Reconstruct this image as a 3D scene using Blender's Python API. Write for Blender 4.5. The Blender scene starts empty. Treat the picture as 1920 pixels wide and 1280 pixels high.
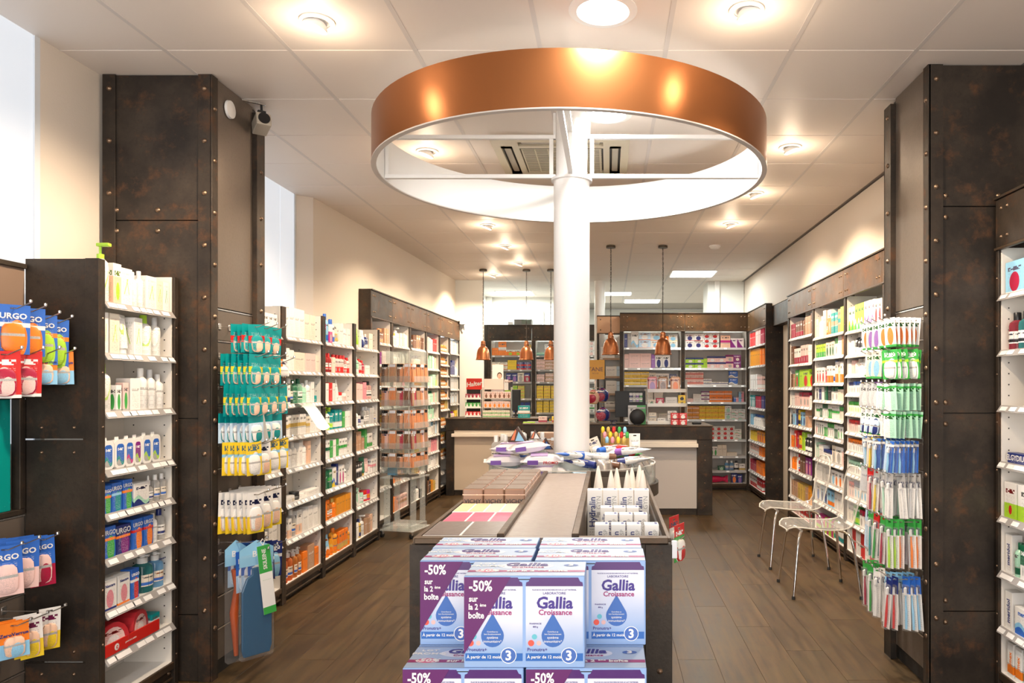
import bpy, math, random
from mathutils import Vector, Matrix
SC = bpy.context.scene
COL = SC.collection
R = math.radians
random.seed(7)

# ------------------------------------------------------------------ camera
F = 1370.0; CX = 1140.0; CY = 722.0; CH = 1.42        # metres; y = distance from the camera
cam = bpy.data.cameras.new('camera'); camo = bpy.data.objects.new('camera', cam); COL.objects.link(camo)
camo.location = (0, 0, CH); camo.rotation_euler = (R(90), 0, 0)
cam.sensor_width = 36; cam.lens = F * 36 / 1920
cam.shift_x = -(CX - 960) / 1920; cam.shift_y = (CY - 640) / 1920
cam.clip_start = .05; cam.clip_end = 60
SC.camera = camo
# ------------------------------------------------------------------ world, exposure
SC.view_settings.view_transform = 'Standard'; SC.view_settings.look = 'None'
SC.view_settings.gamma = 1; SC.view_settings.use_curve_mapping = False
SC.view_settings.exposure = 0.62
w = bpy.data.worlds.new('daylight'); SC.world = w; w.use_nodes = True
w.node_tree.nodes['Background'].inputs[0].default_value = (.93, .96, 1, 1)
w.node_tree.nodes['Background'].inputs[1].default_value = 1.0
cy = SC.cycles
cy.max_bounces = 7; cy.diffuse_bounces = 4; cy.glossy_bounces = 3; cy.transmission_bounces = 4; cy.transparent_max_bounces = 14
cy.caustics_reflective = False; cy.caustics_refractive = False
cy.use_denoising = True; cy.sample_clamp_indirect = 4.0
# ------------------------------------------------------------------ lamps
CEIL = 2.91
def lamp(kind, name, loc, energy, col, rot=(0, 0, 0), **kw):
    l = bpy.data.lights.new(name, kind); l.energy = energy; l.color = col
    for k, v in kw.items(): setattr(l, k, v)
    o = bpy.data.objects.new(name, l); COL.objects.link(o); o.location = loc; o.rotation_euler = rot
    return o
def aim(o, target):
    d = Vector(target) - o.location
    o.rotation_euler = d.to_track_quat('-Z', 'Y').to_euler()
WARM = (1, .77, .54); COOL = (.92, .97, 1.0)
SPOTS = [(-1.19, 2.99), (.55, 2.90), (-1.15, 4.65), (1.14, 4.57), (1.14, 5.67), (-1.12, 6.80),
         (1.13, 6.74), (-1.10, 7.80), (-1.08, 8.90), (-1.55, 9.85)]
for i, (x, y) in enumerate(SPOTS):
    a = lamp('SPOT', 'spot_beam', (x, y, CEIL - .09), 92, WARM, spot_size=R(118), spot_blend=.6, shadow_soft_size=.035)
    s = 1 if x > 0 else -1
    aim(a, (x + s * .75, y + .1, .9))
    lamp('POINT', 'spot_glow', (x, y, CEIL - .13), 2.2, WARM, shadow_soft_size=.05)
ROUND = [(-.02, 2.9), (-.005, 4.02)]
for (x, y), e_ in zip(ROUND, (12, 42)):
    lamp('AREA', 'round_beam', (x, y, CEIL - .05), e_, (1, .98, .94), shape='DISK', size=.19)
PANELS = [(1.13, 9.75, .56, .5), (-1.5, 11.8, .55, .5), (.12, 11.85, .5, .35), (.6, 12.9, .6, .5)]
for x, y, a, b in PANELS:
    lamp('AREA', 'panel_beam', (x, y, CEIL - .04), 26, (.96, 1, .93), shape='RECTANGLE', size=a, size_y=b)
# added area lamp, unseen behind the camera, standing in for shopfront daylight
lamp('AREA', 'added_shopfront_fill', (-.2, -1.6, 1.5), 88, (1, .93, .86), rot=(R(90), 0, 0), shape='RECTANGLE', size=4.2, size_y=2.4)

# ------------------------------------------------------------------ colours and materials
PAL = dict(white=(.86, .84, .81), cream=(.80, .72, .60), grey=(.42, .41, .40), silver=(.62, .62, .62), black=(.012, .012, .014),
  red=(.62, .02, .02), crimson=(.40, .01, .05), orange=(.90, .22, .015), amber=(.75, .30, .02), yellow=(.88, .62, .03),
  lime=(.40, .68, .04), green=(.05, .38, .07), darkgreen=(.01, .13, .06), teal=(.0, .27, .28), mint=(.42, .72, .55),
  sky=(.28, .58, .82), blue=(.03, .14, .55), navy=(.015, .03, .18), violet=(.30, .12, .45), purple=(.22, .015, .20),
  pink=(.80, .30, .36), rose=(.85, .58, .54), tan=(.48, .28, .17), brown=(.16, .07, .035), gold=(.62, .42, .10), copper=(.72, .30, .14),
  paleblue=(.55, .72, .88), lilac=(.62, .50, .74), peach=(.86, .56, .40), magenta=(.55, .02, .22))
_M = {}
def newmat(key):
    m = bpy.data.materials.new(key); m.use_nodes = True
    return m, m.node_tree, m.node_tree.nodes['Principled BSDF']
def mat(name, col, rough=.5, metal=0.0, emit=0, trans=0, bump=0, bscale=60):
    if name in _M: return _M[name]
    m, t, b = newmat(name)
    c = PAL[col] if isinstance(col, str) else col
    b.inputs['Base Color'].default_value = (*c, 1); b.inputs['Roughness'].default_value = rough
    b.inputs['Metallic'].default_value = metal
    if emit: b.inputs['Emission Color'].default_value = (*c, 1); b.inputs['Emission Strength'].default_value = emit
    if trans: b.inputs['Transmission Weight'].default_value = trans; b.inputs['IOR'].default_value = 1.3
    if not emit:
        tc = t.nodes.new('ShaderNodeTexCoord'); n = t.nodes.new('ShaderNodeTexNoise'); n.inputs['Scale'].default_value = bscale
        t.links.new(tc.outputs['Object'], n.inputs['Vector'])
        r = t.nodes.new('ShaderNodeMapRange'); r.inputs[3].default_value = max(0, rough - .06); r.inputs[4].default_value = min(1, rough + .06)
        t.links.new(n.outputs[0], r.inputs[0]); t.links.new(r.outputs[0], b.inputs['Roughness'])
        if bump:
            bp = t.nodes.new('ShaderNodeBump'); bp.inputs['Strength'].default_value = bump; bp.inputs['Distance'].default_value = .002
            t.links.new(n.outputs[0], bp.inputs['Height']); t.links.new(bp.outputs[0], b.inputs['Normal'])
    _M[name] = m; return m
class NT:
    def __init__(s, t): s.t = t
    def m(s, op, a, b=0.0, c=0.0):
        n = s.t.nodes.new('ShaderNodeMath'); n.operation = op
        for i, v in enumerate((a, b, c)):
            if isinstance(v, (int, float)): n.inputs[i].default_value = v
            else: s.t.links.new(v, n.inputs[i])
        return n.outputs[0]
    def band(s, v, a, b): return s.m('MULTIPLY', s.m('GREATER_THAN', v, a), s.m('LESS_THAN', v, b))
    def mix(s, f, a, b):
        n = s.t.nodes.new('ShaderNodeMix'); n.data_type = 'RGBA'
        if isinstance(f, (int, float)): n.inputs[0].default_value = f
        else: s.t.links.new(f, n.inputs[0])
        for i, v in ((6, a), (7, b)):
            if isinstance(v, tuple): n.inputs[i].default_value = (*v[:3], 1)
            else: s.t.links.new(v, n.inputs[i])
        return n.outputs[2]
def steel(name, c1, c2, c3, rough=.42, metal=.75, scale=3.0):
    if name in _M: return _M[name]
    m, t, b = newmat(name); q = NT(t)
    g = t.nodes.new('ShaderNodeNewGeometry')
    def noise(sc, det, rg=.6):
        n = t.nodes.new('ShaderNodeTexNoise'); n.inputs['Scale'].default_value = sc; n.inputs['Detail'].default_value = det
        n.inputs['Roughness'].default_value = rg; t.links.new(g.outputs['Position'], n.inputs['Vector']); return n.outputs[0]
    def ramp(v, a, z):
        r = t.nodes.new('ShaderNodeMapRange'); t.links.new(v, r.inputs[0]); r.inputs[1].default_value = a; r.inputs[2].default_value = z; return r.outputs[0]
    big = noise(scale, 5); mid = noise(scale * 3.1, 6, .7); fine = noise(70, 3)
    c = q.mix(ramp(big, .38, .66), c1, c2)
    c = q.mix(q.m('MULTIPLY', ramp(mid, .53, .70), .75), c, c3)
    c = q.mix(q.m('MULTIPLY', ramp(fine, .5, .8), .35), c, tuple(x * .6 for x in c1))
    t.links.new(c, b.inputs['Base Color']); b.inputs['Metallic'].default_value = metal
    t.links.new(q.m('ADD', q.m('MULTIPLY', mid, .3), rough - .12), b.inputs['Roughness'])
    bp = t.nodes.new('ShaderNodeBump'); bp.inputs['Strength'].default_value = .25; bp.inputs['Distance'].default_value = .002
    t.links.new(fine, bp.inputs['Height']); t.links.new(bp.outputs[0], b.inputs['Normal'])
    _M[name] = m; return m
STEEL = steel('patinated_steel', (.024, .018, .014), (.066, .049, .035), (.125, .055, .024), .50, .45)
STEELC = steel('rusty_copper_steel', (.070, .038, .017), (.140, .072, .028), (.25, .095, .028), .45, .45, 2.2)
EDGE = steel('worn_steel_edge', (.085, .058, .038), (.12, .08, .05), (.15, .08, .045), .42, .6, 6)
RIVET = steel('rivet_steel', (.19, .13, .09), (.26, .18, .12), (.22, .12, .07), .35, .85, 30)
BRUSH = steel('brushed_metal_panel', (.155, .125, .10), (.175, .142, .115), (.16, .13, .105), .40, .45, .8)
SHELF = mat('white_shelf_interior', (.80, .76, .70), .42)
SHELFB = mat('shelf_board', (.84, .82, .79), .35)
LIP = mat('grey_price_rail', (.36, .34, .33), .3)
TAG = mat('price_tag_paper', (.88, .87, .86), .5)
WALLM = mat('painted_wall', (.74, .66, .57), .62, bump=.25, bscale=120)
WALLW = mat('white_wall', (.76, .76, .72), .6, bump=.2, bscale=120)
PAINTW = mat('white_lacquer', (.88, .87, .85), .35)
CEILM = mat('ceiling_tile_white', (.86, .775, .705), .5, bump=.1, bscale=200)
TBAR = mat('ceiling_rail', (.72, .66, .62), .5)
DARK = mat('dark_gap', (.02, .018, .016), .6)
CHROME = mat('chrome', (.78, .76, .74), .12, 1.0)
PEG = mat('zinc_wire', (.62, .60, .57), .25, .9)
BLK = mat('black_plastic', (.008, .008, .009), .5)
RUB = mat('black_rubber', (.015, .015, .015), .7)
COPM = mat('copper_shade', (.52, .215, .10), .30, .92, bump=.1, bscale=15)
COPI = mat('shade_inner', (.86, .70, .55), .5)
LAMPW = mat('lamp_glow_warm', (1, .90, .78), emit=14)
LAMPC = mat('lamp_glow_white', (1, .98, .93), emit=9)
PANELG = mat('light_panel_glow', (1, 1, .95), emit=5)
CREAMP = mat('cream_counter_panel', (.66, .55, .43), .45)
GREYP = mat('grey_counter_panel', (.52, .48, .45), .45)
TABLET = mat('taupe_table_top', (.255, .20, .165), .36)
def acrylic(name, tint=(.92, .94, .93), dens=.10, rough=.05, edge=.42):
    if name in _M: return _M[name]
    m = bpy.data.materials.new(name); m.use_nodes = True; t = m.node_tree; t.nodes.remove(t.nodes['Principled BSDF'])
    out = t.nodes['Material Output']
    tr = t.nodes.new('ShaderNodeBsdfTransparent'); tr.inputs[0].default_value = (*tint, 1)
    gl = t.nodes.new('ShaderNodeBsdfPrincipled'); gl.inputs['Base Color'].default_value = (*[x * .9 for x in tint], 1)
    gl.inputs['Roughness'].default_value = rough; gl.inputs['Specular IOR Level'].default_value = .9
    lw = t.nodes.new('ShaderNodeLayerWeight'); lw.inputs[0].default_value = .32
    q = NT(t); f = q.m('MINIMUM', q.m('ADD', q.m('MULTIPLY', lw.outputs['Facing'], edge), dens), 1.0)
    mx = t.nodes.new('ShaderNodeMixShader'); t.links.new(f, mx.inputs[0]); t.links.new(tr.outputs[0], mx.inputs[1]); t.links.new(gl.outputs[0], mx.inputs[2])
    t.links.new(mx.outputs[0], out.inputs['Surface']); _M[name] = m; return m
ACR = acrylic('clear_acrylic'); ACRE = acrylic('acrylic_edge', (.95, .93, .88), .45, .1)
FILM = acrylic('clear_film', (.97, .97, .97), .03, .10, .16)
CHAIRM = acrylic('clear_seat_shell', (.97, .97, .96), .015, .04, .20)
def liquid(c):
    k = 'clear_' + c
    if k in _M: return _M[k]
    col = PAL.get(c, (.9, .9, .9)); return acrylic(k, tuple(.25 + .72 * x if c == 'white' else min(1, .08 + x * 1.1) for x in col), .30, .08)
def printed(base, c1, c2='grey', style='band', glossy=.38):
    """printed packaging: blocks of colour, a title line and small type, in the carton's own coordinates"""
    key = f'print_{base}_{c1}_{c2}_{style}'
    if key in _M: return _M[key]
    m, t, b = newmat(key); q = NT(t)
    tc = t.nodes.new('ShaderNodeTexCoord'); sp = t.nodes.new('ShaderNodeSeparateXYZ'); t.links.new(tc.outputs['Generated'], sp.inputs[0])
    x, y, z = sp.outputs; u = q.m('FRACT', q.m('ADD', x, q.m('MULTIPLY', y, .998)))
    B, C1, C2 = PAL[base], PAL[c1], PAL[c2]
    notitle = style.endswith('x'); style = style.rstrip('x')
    side = q.m('MULTIPLY', q.m('GREATER_THAN', z, .004), q.m('LESS_THAN', z, .996))
    def circ(cx, cz, r, k=1.0):
        dx = q.m('SUBTRACT', u, cx); dz = q.m('MULTIPLY', q.m('SUBTRACT', z, cz), k)
        return q.m('LESS_THAN', q.m('ADD', q.m('MULTIPLY', dx, dx), q.m('MULTIPLY', dz, dz)), r * r)
    col = B
    tb, tt = .70, .82
    if style == 'band': a = q.band(z, .10, .34); col = q.mix(a, B, C1); col = q.mix(q.band(z, .35, .38), col, C2)
    elif style == 'top': a = q.m('GREATER_THAN', z, .68); col = q.mix(a, B, C1); col = q.mix(circ(.55, .32, .22), col, C2)
    elif style == 'diag': a = q.m('LESS_THAN', q.m('ADD', z, u), .85); col = q.mix(a, B, C1); col = q.mix(q.band(q.m('ADD', z, u), .85, .93), col, C2)
    elif style == 'blob': col = q.mix(circ(.5, .36, .27, .9), B, C1); col = q.mix(q.band(z, .0, .07), col, C2)
    elif style == 'stripe': col = q.mix(q.band(z, .42, .60), B, C1); col = q.mix(q.band(z, .36, .40), col, C2); tb, tt = .75, .86
    elif style == 'wave':
        wv = q.m('ADD', .32, q.m('MULTIPLY', q.m('SINE', q.m('MULTIPLY', u, 6.0)), .14)); col = q.mix(q.m('LESS_THAN', z, wv), B, C1)
        col = q.mix(q.m('LESS_THAN', z, q.m('SUBTRACT', wv, .16)), col, C2)
    elif style == 'leaf':
        l1 = q.m('LESS_THAN', q.m('ABSOLUTE', q.m('SUBTRACT', q.m('SUBTRACT', u, .30), q.m('MULTIPLY', q.m('SUBTRACT', z, .3), .75))), .035)
        l2 = q.m('LESS_THAN', q.m('ABSOLUTE', q.m('SUBTRACT', q.m('SUBTRACT', .72, u), q.m('MULTIPLY', q.m('SUBTRACT', z, .3), .45))), .025)
        col = q.mix(q.m('MULTIPLY', q.m('MULTIPLY', q.m('MAXIMUM', l1, l2), q.band(z, .3, .72)), .8), B, C1); tb, tt = .82, .88
    elif style == 'foot':      # blue pack, big pale shape, title on top
        col = q.mix(circ(.62, .30, .30, .75), B, C1); col = q.mix(q.band(z, .55, .64), col, C2); tb, tt = .74, .90
    elif style == 'half': col = q.mix(q.m('GREATER_THAN', u, .5), B, C1); col = q.mix(q.band(z, .82, .9), col, C2)
    elif style == 'low': col = q.mix(q.m('LESS_THAN', z, .42), B, C1); col = q.mix(circ(.5, .24, .13), col, C2)
    elif style == 'plain': tb, tt = .60, .68
    def wn(v1, v2):
        n = t.nodes.new('ShaderNodeTexWhiteNoise'); n.noise_dimensions = '2D'; cb = t.nodes.new('ShaderNodeCombineXYZ')
        for i, v in enumerate((v1, v2)): t.links.new(v, cb.inputs[i])
        t.links.new(cb.outputs[0], n.inputs['Vector']); return n.outputs['Value']
    lum = sum(B) / 3; ink = (.9, .9, .9) if lum < .33 and style != 'leaf' else tuple(.25 * v for v in C2) if c2 != 'white' else (.08, .08, .14)
    uw = q.m('FLOOR', q.m('MULTIPLY', u, 14)); title = q.m('GREATER_THAN', wn(uw, q.m('FLOOR', q.m('MULTIPLY', z, 22))), .38)
    title = q.m('MULTIPLY', q.m('MULTIPLY', title, q.band(z, tb, tt)), q.band(u, .14, .86))
    if style == 'leaf': title = q.m('MULTIPLY', title, .25)
    if style == 'plain': title = q.m('MULTIPLY', title, .5)
    if notitle: title = q.m('MULTIPLY', title, 0.0)
    z30 = q.m('MULTIPLY', z, 26); row = q.m('LESS_THAN', q.m('FRACT', z30), .42)
    small = q.m('MULTIPLY', row, q.m('GREATER_THAN', wn(q.m('FLOOR', q.m('MULTIPLY', u, 34)), q.m('FLOOR', z30)), .5))
    small = q.m('MULTIPLY', q.m('MULTIPLY', small, q.band(z, .08, tb - .04)), q.m('MULTIPLY', q.band(u, .16, .84), .33))
    col = q.mix(q.m('MULTIPLY', q.m('MAXIMUM', title, small), side), col, ink)
    t.links.new(col, b.inputs['Base Color']); b.inputs['Roughness'].default_value = glossy
    _M[key] = m; return m

# ------------------------------------------------------------------ mesh building
class MB:
    def __init__(s): s.v = []; s.f = []; s.m = []; s.T = Matrix()
    def add(s, vs, fs, mi=0):
        n = len(s.v); s.v += [tuple(s.T @ Vector(p)) for p in vs]; s.f += [tuple(i + n for i in f) for f in fs]
        s.m += [mi] * len(fs); return s
    def box(s, x0, x1, y0, y1, z0, z1, mi=0):
        if x0 > x1: x0, x1 = x1, x0
        if y0 > y1: y0, y1 = y1, y0
        v = [(x, y, z) for z in (z0, z1) for y in (y0, y1) for x in (x0, x1)]
        return s.add(v, [(0, 2, 3, 1), (4, 5, 7, 6), (0, 1, 5, 4), (2, 6, 7, 3), (0, 4, 6, 2), (1, 3, 7, 5)], mi)
    def cbox(s, x0, x1, y0, y1, z0, z1, c=.001, mi=0):
        """box with chamfered edges"""
        v = []; ix = {}
        X = (x0, x1); Y = (y0, y1); Z = (z0, z1); sg = (1, -1)
        for a in (0, 1):
            for b in (0, 1):
                for k in (0, 1):
                    cc = (X[a], Y[b], Z[k]); o = (sg[a] * c, sg[b] * c, sg[k] * c)
                    for ax in range(3):
                        p = [cc[i] + (0 if i == ax else o[i]) for i in range(3)]; ix[(a, b, k, ax)] = len(v); v.append(tuple(p))
        I = lambda a, b, k, ax: ix[(a, b, k, ax)]
        f = [(I(0,0,0,0), I(0,0,1,0), I(0,1,1,0), I(0,1,0,0)), (I(1,0,0,0), I(1,1,0,0), I(1,1,1,0), I(1,0,1,0)),
             (I(0,0,0,1), I(1,0,0,1), I(1,0,1,1), I(0,0,1,1)), (I(0,1,0,1), I(0,1,1,1), I(1,1,1,1), I(1,1,0,1)),
             (I(0,0,0,2), I(0,1,0,2), I(1,1,0,2), I(1,0,0,2)), (I(0,0,1,2), I(1,0,1,2), I(1,1,1,2), I(0,1,1,2))]
        for a in (0, 1):
            for b in (0, 1): f.append((I(a,b,0,0), I(a,b,1,0), I(a,b,1,1), I(a,b,0,1)))
        for a in (0, 1):
            for k in (0, 1): f.append((I(a,0,k,0), I(a,1,k,0), I(a,1,k,2), I(a,0,k,2)))
        for b in (0, 1):
            for k in (0, 1): f.append((I(0,b,k,1), I(1,b,k,1), I(1,b,k,2), I(0,b,k,2)))
        for a in (0, 1):
            for b in (0, 1):
                for k in (0, 1): f.append((I(a,b,k,0), I(a,b,k,1), I(a,b,k,2)))
        return s.add(v, f, mi)
    def lathe(s, prof, n=16, mi=0, sy=1.0, cx=0, cyy=0):
        vs = []; fs = []; k = len(prof)
        for i in range(n):
            a = 2 * math.pi * i / n
            for r, z in prof: vs.append((cx + r * math.cos(a), cyy + r * math.sin(a) * sy, z))
        for i in range(n):
            j = (i + 1) % n
            for q in range(k - 1): fs.append((i * k + q, j * k + q, j * k + q + 1, i * k + q + 1))
        if prof[0][0] > 1e-6: fs.append(tuple(i * k for i in range(n))[::-1])
        if prof[-1][0] > 1e-6: fs.append(tuple(i * k + k - 1 for i in range(n)))
        return s.add(vs, fs, mi)
    def tube(s, pts, r, n=8, mi=0, cap=True):
        P = [Vector(p) for p in pts]; vs = []; fs = []
        up = Vector((0, 0, 1))
        prev = None
        for i, p in enumerate(P):
            t = (P[min(i + 1, len(P) - 1)] - P[max(i - 1, 0)]).normalized()
            if prev is None:
                a = up if abs(t.z) < .95 else Vector((1, 0, 0)); e = t.cross(a).normalized()
            else: e = (prev - t * prev.dot(t)).normalized()
            prev = e; g = t.cross(e)
            rr = r[i] if isinstance(r, (list, tuple)) else r
            for k in range(n):
                an = 2 * math.pi * k / n; vs.append(tuple(p + e * math.cos(an) * rr + g * math.sin(an) * rr))
        for i in range(len(P) - 1):
            for k in range(n):
                j = (k + 1) % n; fs.append((i * n + k, i * n + j, (i + 1) * n + j, (i + 1) * n + k))
        if cap: fs += [tuple(range(n))[::-1], tuple(range((len(P) - 1) * n, len(P) * n))]
        return s.add(vs, fs, mi)
    def prism(s, poly, a, b, axis='y', mi=0):
        """polygon in (x,z) extruded along y (or (x,y) along z)"""
        n = len(poly)
        if axis == 'y': vs = [(p[0], a, p[1]) for p in poly] + [(p[0], b, p[1]) for p in poly]
        elif axis == 'z': vs = [(p[0], p[1], a) for p in poly] + [(p[0], p[1], b) for p in poly]
        else: vs = [(a, p[0], p[1]) for p in poly] + [(b, p[0], p[1]) for p in poly]
        fs = [tuple(range(n)), tuple(range(n, 2 * n))[::-1]] + [(i, i + n, (i + 1) % n + n, (i + 1) % n) for i in range(n)]
        return s.add(vs, fs, mi)
    def mesh(s, name, mats, smooth=False, fix=True):
        me = bpy.data.meshes.new(name); me.from_pydata(s.v, [], s.f)
        for m in mats: me.materials.append(m)
        me.polygons.foreach_set('material_index', s.m)
        if fix:
            import bmesh
            b = bmesh.new(); b.from_mesh(me); bmesh.ops.recalc_face_normals(b, faces=b.faces); b.to_mesh(me); b.free()
        if smooth:
            me.polygons.foreach_set('use_smooth', [True] * len(me.polygons))
            try: me.set_sharp_from_angle(angle=R(38))
            except Exception: pass
        me.update(); return me
def obj(name, me, parent=None, M=None, label=None, kind=None):
    o = bpy.data.objects.new(name, me); COL.objects.link(o)
    if parent: o.parent = parent
    if M is not None: o.matrix_local = M
    if label: o['label'] = label
    if kind: o['kind'] = kind
    return o
LABELS = {}
def tag(o, label, cat, group=None):
    o['label'] = label; o['category'] = cat
    if group: o['group'] = group
    LABELS.setdefault(label.lower(), []).append(o.name)
    return o
def empty(name, M, label=None, cat=None, group=None):
    o = bpy.data.objects.new(name, None); COL.objects.link(o); o.empty_display_size = .1
    o.matrix_local = M
    if label: tag(o, label, cat, group)
    return o
T = Matrix.Translation
def RZ(a): return Matrix.Rotation(R(a), 4, 'Z')
def RX(a): return Matrix.Rotation(R(a), 4, 'X')
def RY(a): return Matrix.Rotation(R(a), 4, 'Y')
# flat printed lettering as a mesh lying in the xz plane, facing -y
_TX = {}
def text_mesh(s, size, col, bold=0.0, shear=0, sx=1.0, align='CENTER'):
    k = (s, size, str(col), bold, shear, sx, align)
    if k in _TX: return _TX[k]
    c = bpy.data.curves.new('lettering', 'FONT'); c.body = s; c.size = size; c.align_x = align; c.align_y = 'CENTER'
    c.offset = bold * size; c.shear = shear; c.resolution_u = 2; c.extrude = .0002
    o = bpy.data.objects.new('lettering', c); COL.objects.link(o)
    dg = bpy.context.evaluated_depsgraph_get(); me = bpy.data.meshes.new_from_object(o.evaluated_get(dg))
    bpy.data.objects.remove(o)
    me.transform(RX(90) @ Matrix.Diagonal((sx, 1, 1, 1)))
    me.materials.clear(); me.materials.append(mat('ink_' + str(col), col, .45)); me.name = 'lettering'
    _TX[k] = me; return me
# ================================================================== THE SETTING
# floor: slab and individual boards
fl = obj('floor', MB().box(-2.75, 2.25, -2, 15, -.06, -.006).mesh('floor', [mat('floor_joint', (.03, .022, .015), .6)]), kind='structure')
def plank_mat():
    m, t, b = newmat('dark_oak_floor'); q = NT(t)
    oi = t.nodes.new('ShaderNodeObjectInfo'); g = t.nodes.new('ShaderNodeNewGeometry')
    mp = t.nodes.new('ShaderNodeMapping'); mp.inputs['Scale'].default_value = (26, 2.2, 1); t.links.new(g.outputs['Position'], mp.inputs[0])
    ad = t.nodes.new('ShaderNodeVectorMath'); ad.operation = 'ADD'; t.links.new(mp.outputs[0], ad.inputs[0])
    sc = t.nodes.new('ShaderNodeCombineXYZ'); t.links.new(q.m('MULTIPLY', oi.outputs['Random'], 37.0), sc.inputs[1]); t.links.new(sc.outputs[0], ad.inputs[1])
    n = t.nodes.new('ShaderNodeTexNoise'); n.inputs['Scale'].default_value = 1.0; n.inputs['Detail'].default_value = 8; n.inputs['Roughness'].default_value = .7
    t.links.new(ad.outputs[0], n.inputs['Vector'])
    n2 = t.nodes.new('ShaderNodeTexNoise'); n2.inputs['Scale'].default_value = 3.5; n2.inputs['Detail'].default_value = 4; t.links.new(g.outputs['Position'], n2.inputs['Vector'])
    r = t.nodes.new('ShaderNodeMapRange'); t.links.new(n.outputs[0], r.inputs[0]); r.inputs[1].default_value = .36; r.inputs[2].default_value = .66
    c = q.mix(r.outputs[0], (.034, .019, .007), (.104, .060, .024))
    c = q.mix(q.m('MULTIPLY', q.m('GREATER_THAN', n2.outputs[0], .52), .2), c, (.080, .060, .024))
    hs = t.nodes.new('ShaderNodeHueSaturation'); t.links.new(c, hs.inputs['Color']); t.links.new(q.m('ADD', .82, q.m('MULTIPLY', oi.outputs['Random'], .3)), hs.inputs['Value'])
    t.links.new(hs.outputs[0], b.inputs['Base Color']); t.links.new(q.m('ADD', .30, q.m('MULTIPLY', n.outputs[0], .25)), b.inputs['Roughness'])
    bp = t.nodes.new('ShaderNodeBump'); bp.inputs['Strength'].default_value = .2; bp.inputs['Distance'].default_value = .002
    t.links.new(n.outputs[0], bp.inputs['Height']); t.links.new(bp.outputs[0], b.inputs['Normal']); return m
PLM = plank_mat(); PW = .196; PL = 1.3
pm = MB().cbox(-PW / 2, PW / 2, -PL / 2, PL / 2, -.006, 0, .0006).mesh('floor_plank', [PLM])
for i in range(22):
    for j in range(7):
        x = -2.1 + i * (PW + .001); y = 3.0 + j * (PL + .002) + (i * 37 % 10) * .13
        if y - PL / 2 < 10.6: obj('plank', pm, fl, T((x, y, 0)))
for i in range(22):   # unseen strip nearer the camera keeps the same boards
    obj('plank', pm, fl, T((-2.1 + i * (PW + .001), 3.0 - (PL + .002) + (i * 37 % 10) * .13, 0)))
# ceiling: slab, tiles, cross rails
ce = obj('ceiling', MB().box(-2.75, 2.25, -2, 15, CEIL + .012, CEIL + .08).mesh('ceiling', [mat('ceiling_recess', (.40, .36, .32), .6)]), kind='structure')
TP = .5575; tx0 = -.30 - 4 * TP; ty0 = 3.25 - 4 * .555
tm = MB().cbox(.006, TP - .006, .003, .552, CEIL, CEIL + .013, .002).mesh('ceiling_tile', [CEILM])
for i in range(8):
    for j in range(22):
        obj('ceiling_tile', tm, ce, T((tx0 + i * TP, ty0 + j * .555, 0)) )
for i in range(1, 8):
    obj('ceiling_rail', MB().box(tx0 + i * TP - .010, tx0 + i * TP + .010, ty0, ty0 + 22 * .555, CEIL - .0015, CEIL + .012).mesh('rail', [TBAR]), ce)
def structure(name, mb, mats, **k): return obj(name, mb.mesh(name, mats), kind='structure', **k)
def wallquad(mb, x0, y0, x1, y1, z0, z1, th=.08, mi=0):
    """upright slab whose visible face runs from (x0,y0) to (x1,y1); thickness goes to the left of that direction"""
    d = Vector((x1 - x0, y1 - y0, 0)).normalized(); n = Vector((-d.y, d.x, 0)) * th
    vs = [(x0, y0, z0), (x1, y1, z0), (x1 + n.x, y1 + n.y, z0), (x0 + n.x, y0 + n.y, z0)]
    vs += [(a, b, z1) for a, b, _ in vs]
    return mb.add(vs, [(0, 3, 2, 1), (4, 5, 6, 7), (0, 1, 5, 4), (1, 2, 6, 5), (2, 3, 7, 6), (3, 0, 4, 7)], mi)
# left wall (two lit frosted windows in it), its return and the built-in part above the tall shelving
WL = MB()
wallquad(WL, -2.44, 3.14, -2.44, 3.98, 0, CEIL); wallquad(WL, -2.44, -2, -2.44, 2.0, 0, CEIL)
wallquad(WL, -2.44, 2.0, -2.44, 3.14, 0, 1.15); wallquad(WL, -2.44, 3.98, -2.44, 5.72, 0, 1.15)
wallquad(WL, -2.44, 5.72, -2.34, 5.80, 0, CEIL); wallquad(WL, -2.34, 5.80, -2.30, 6.74, 0, CEIL)
wallquad(WL, -2.30, 6.74, -2.165, 10.36, 2.31, CEIL); wallquad(WL, -2.52, 6.74, -2.42, 10.36, 0, 2.31, .05)
wl = structure('wall_left', WL, [WALLM])
FROST = mat('frosted_window_pane', (.86, .92, 1.0), emit=.40); FROST.node_tree.nodes['Principled BSDF'].inputs['Base Color'].default_value = (.42, .45, .49, 1)
WFR = mat('window_reveal', (.72, .76, .80), .5)
for n, (y0, y1, sp) in enumerate(((2.0, 3.14, (2.62,)), (3.98, 5.72, (4.75, 5.45)))):
    wf = structure(f'window_{n+1}', MB().box(-2.50, -2.44, y0, y0 + .03, 1.15, CEIL).box(-2.50, -2.44, y1 - .03, y1, 1.15, CEIL).box(-2.50, -2.44, y0 + .03, y1 - .03, 1.15, 1.18), [WFR])
    e = [y0 + .03] + list(sp) + [y1 - .03]
    for a, b in zip(e, e[1:]): obj('pane', MB().box(-2.465, -2.445, a + .003, b - .003, 1.18, CEIL).mesh('pane', [FROST]), wf)
structure('wall_return', wallquad(wallquad(MB(), -2.165, 10.36, -1.77, 10.36, 0, CEIL), -2.05, 10.44, -2.05, 12.4, 0, CEIL), [WALLW])
structure('trim_1', MB().cbox(-2.05, -1.96, 12.30, 12.395, 0, CEIL, .003), [WALLW])
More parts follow.
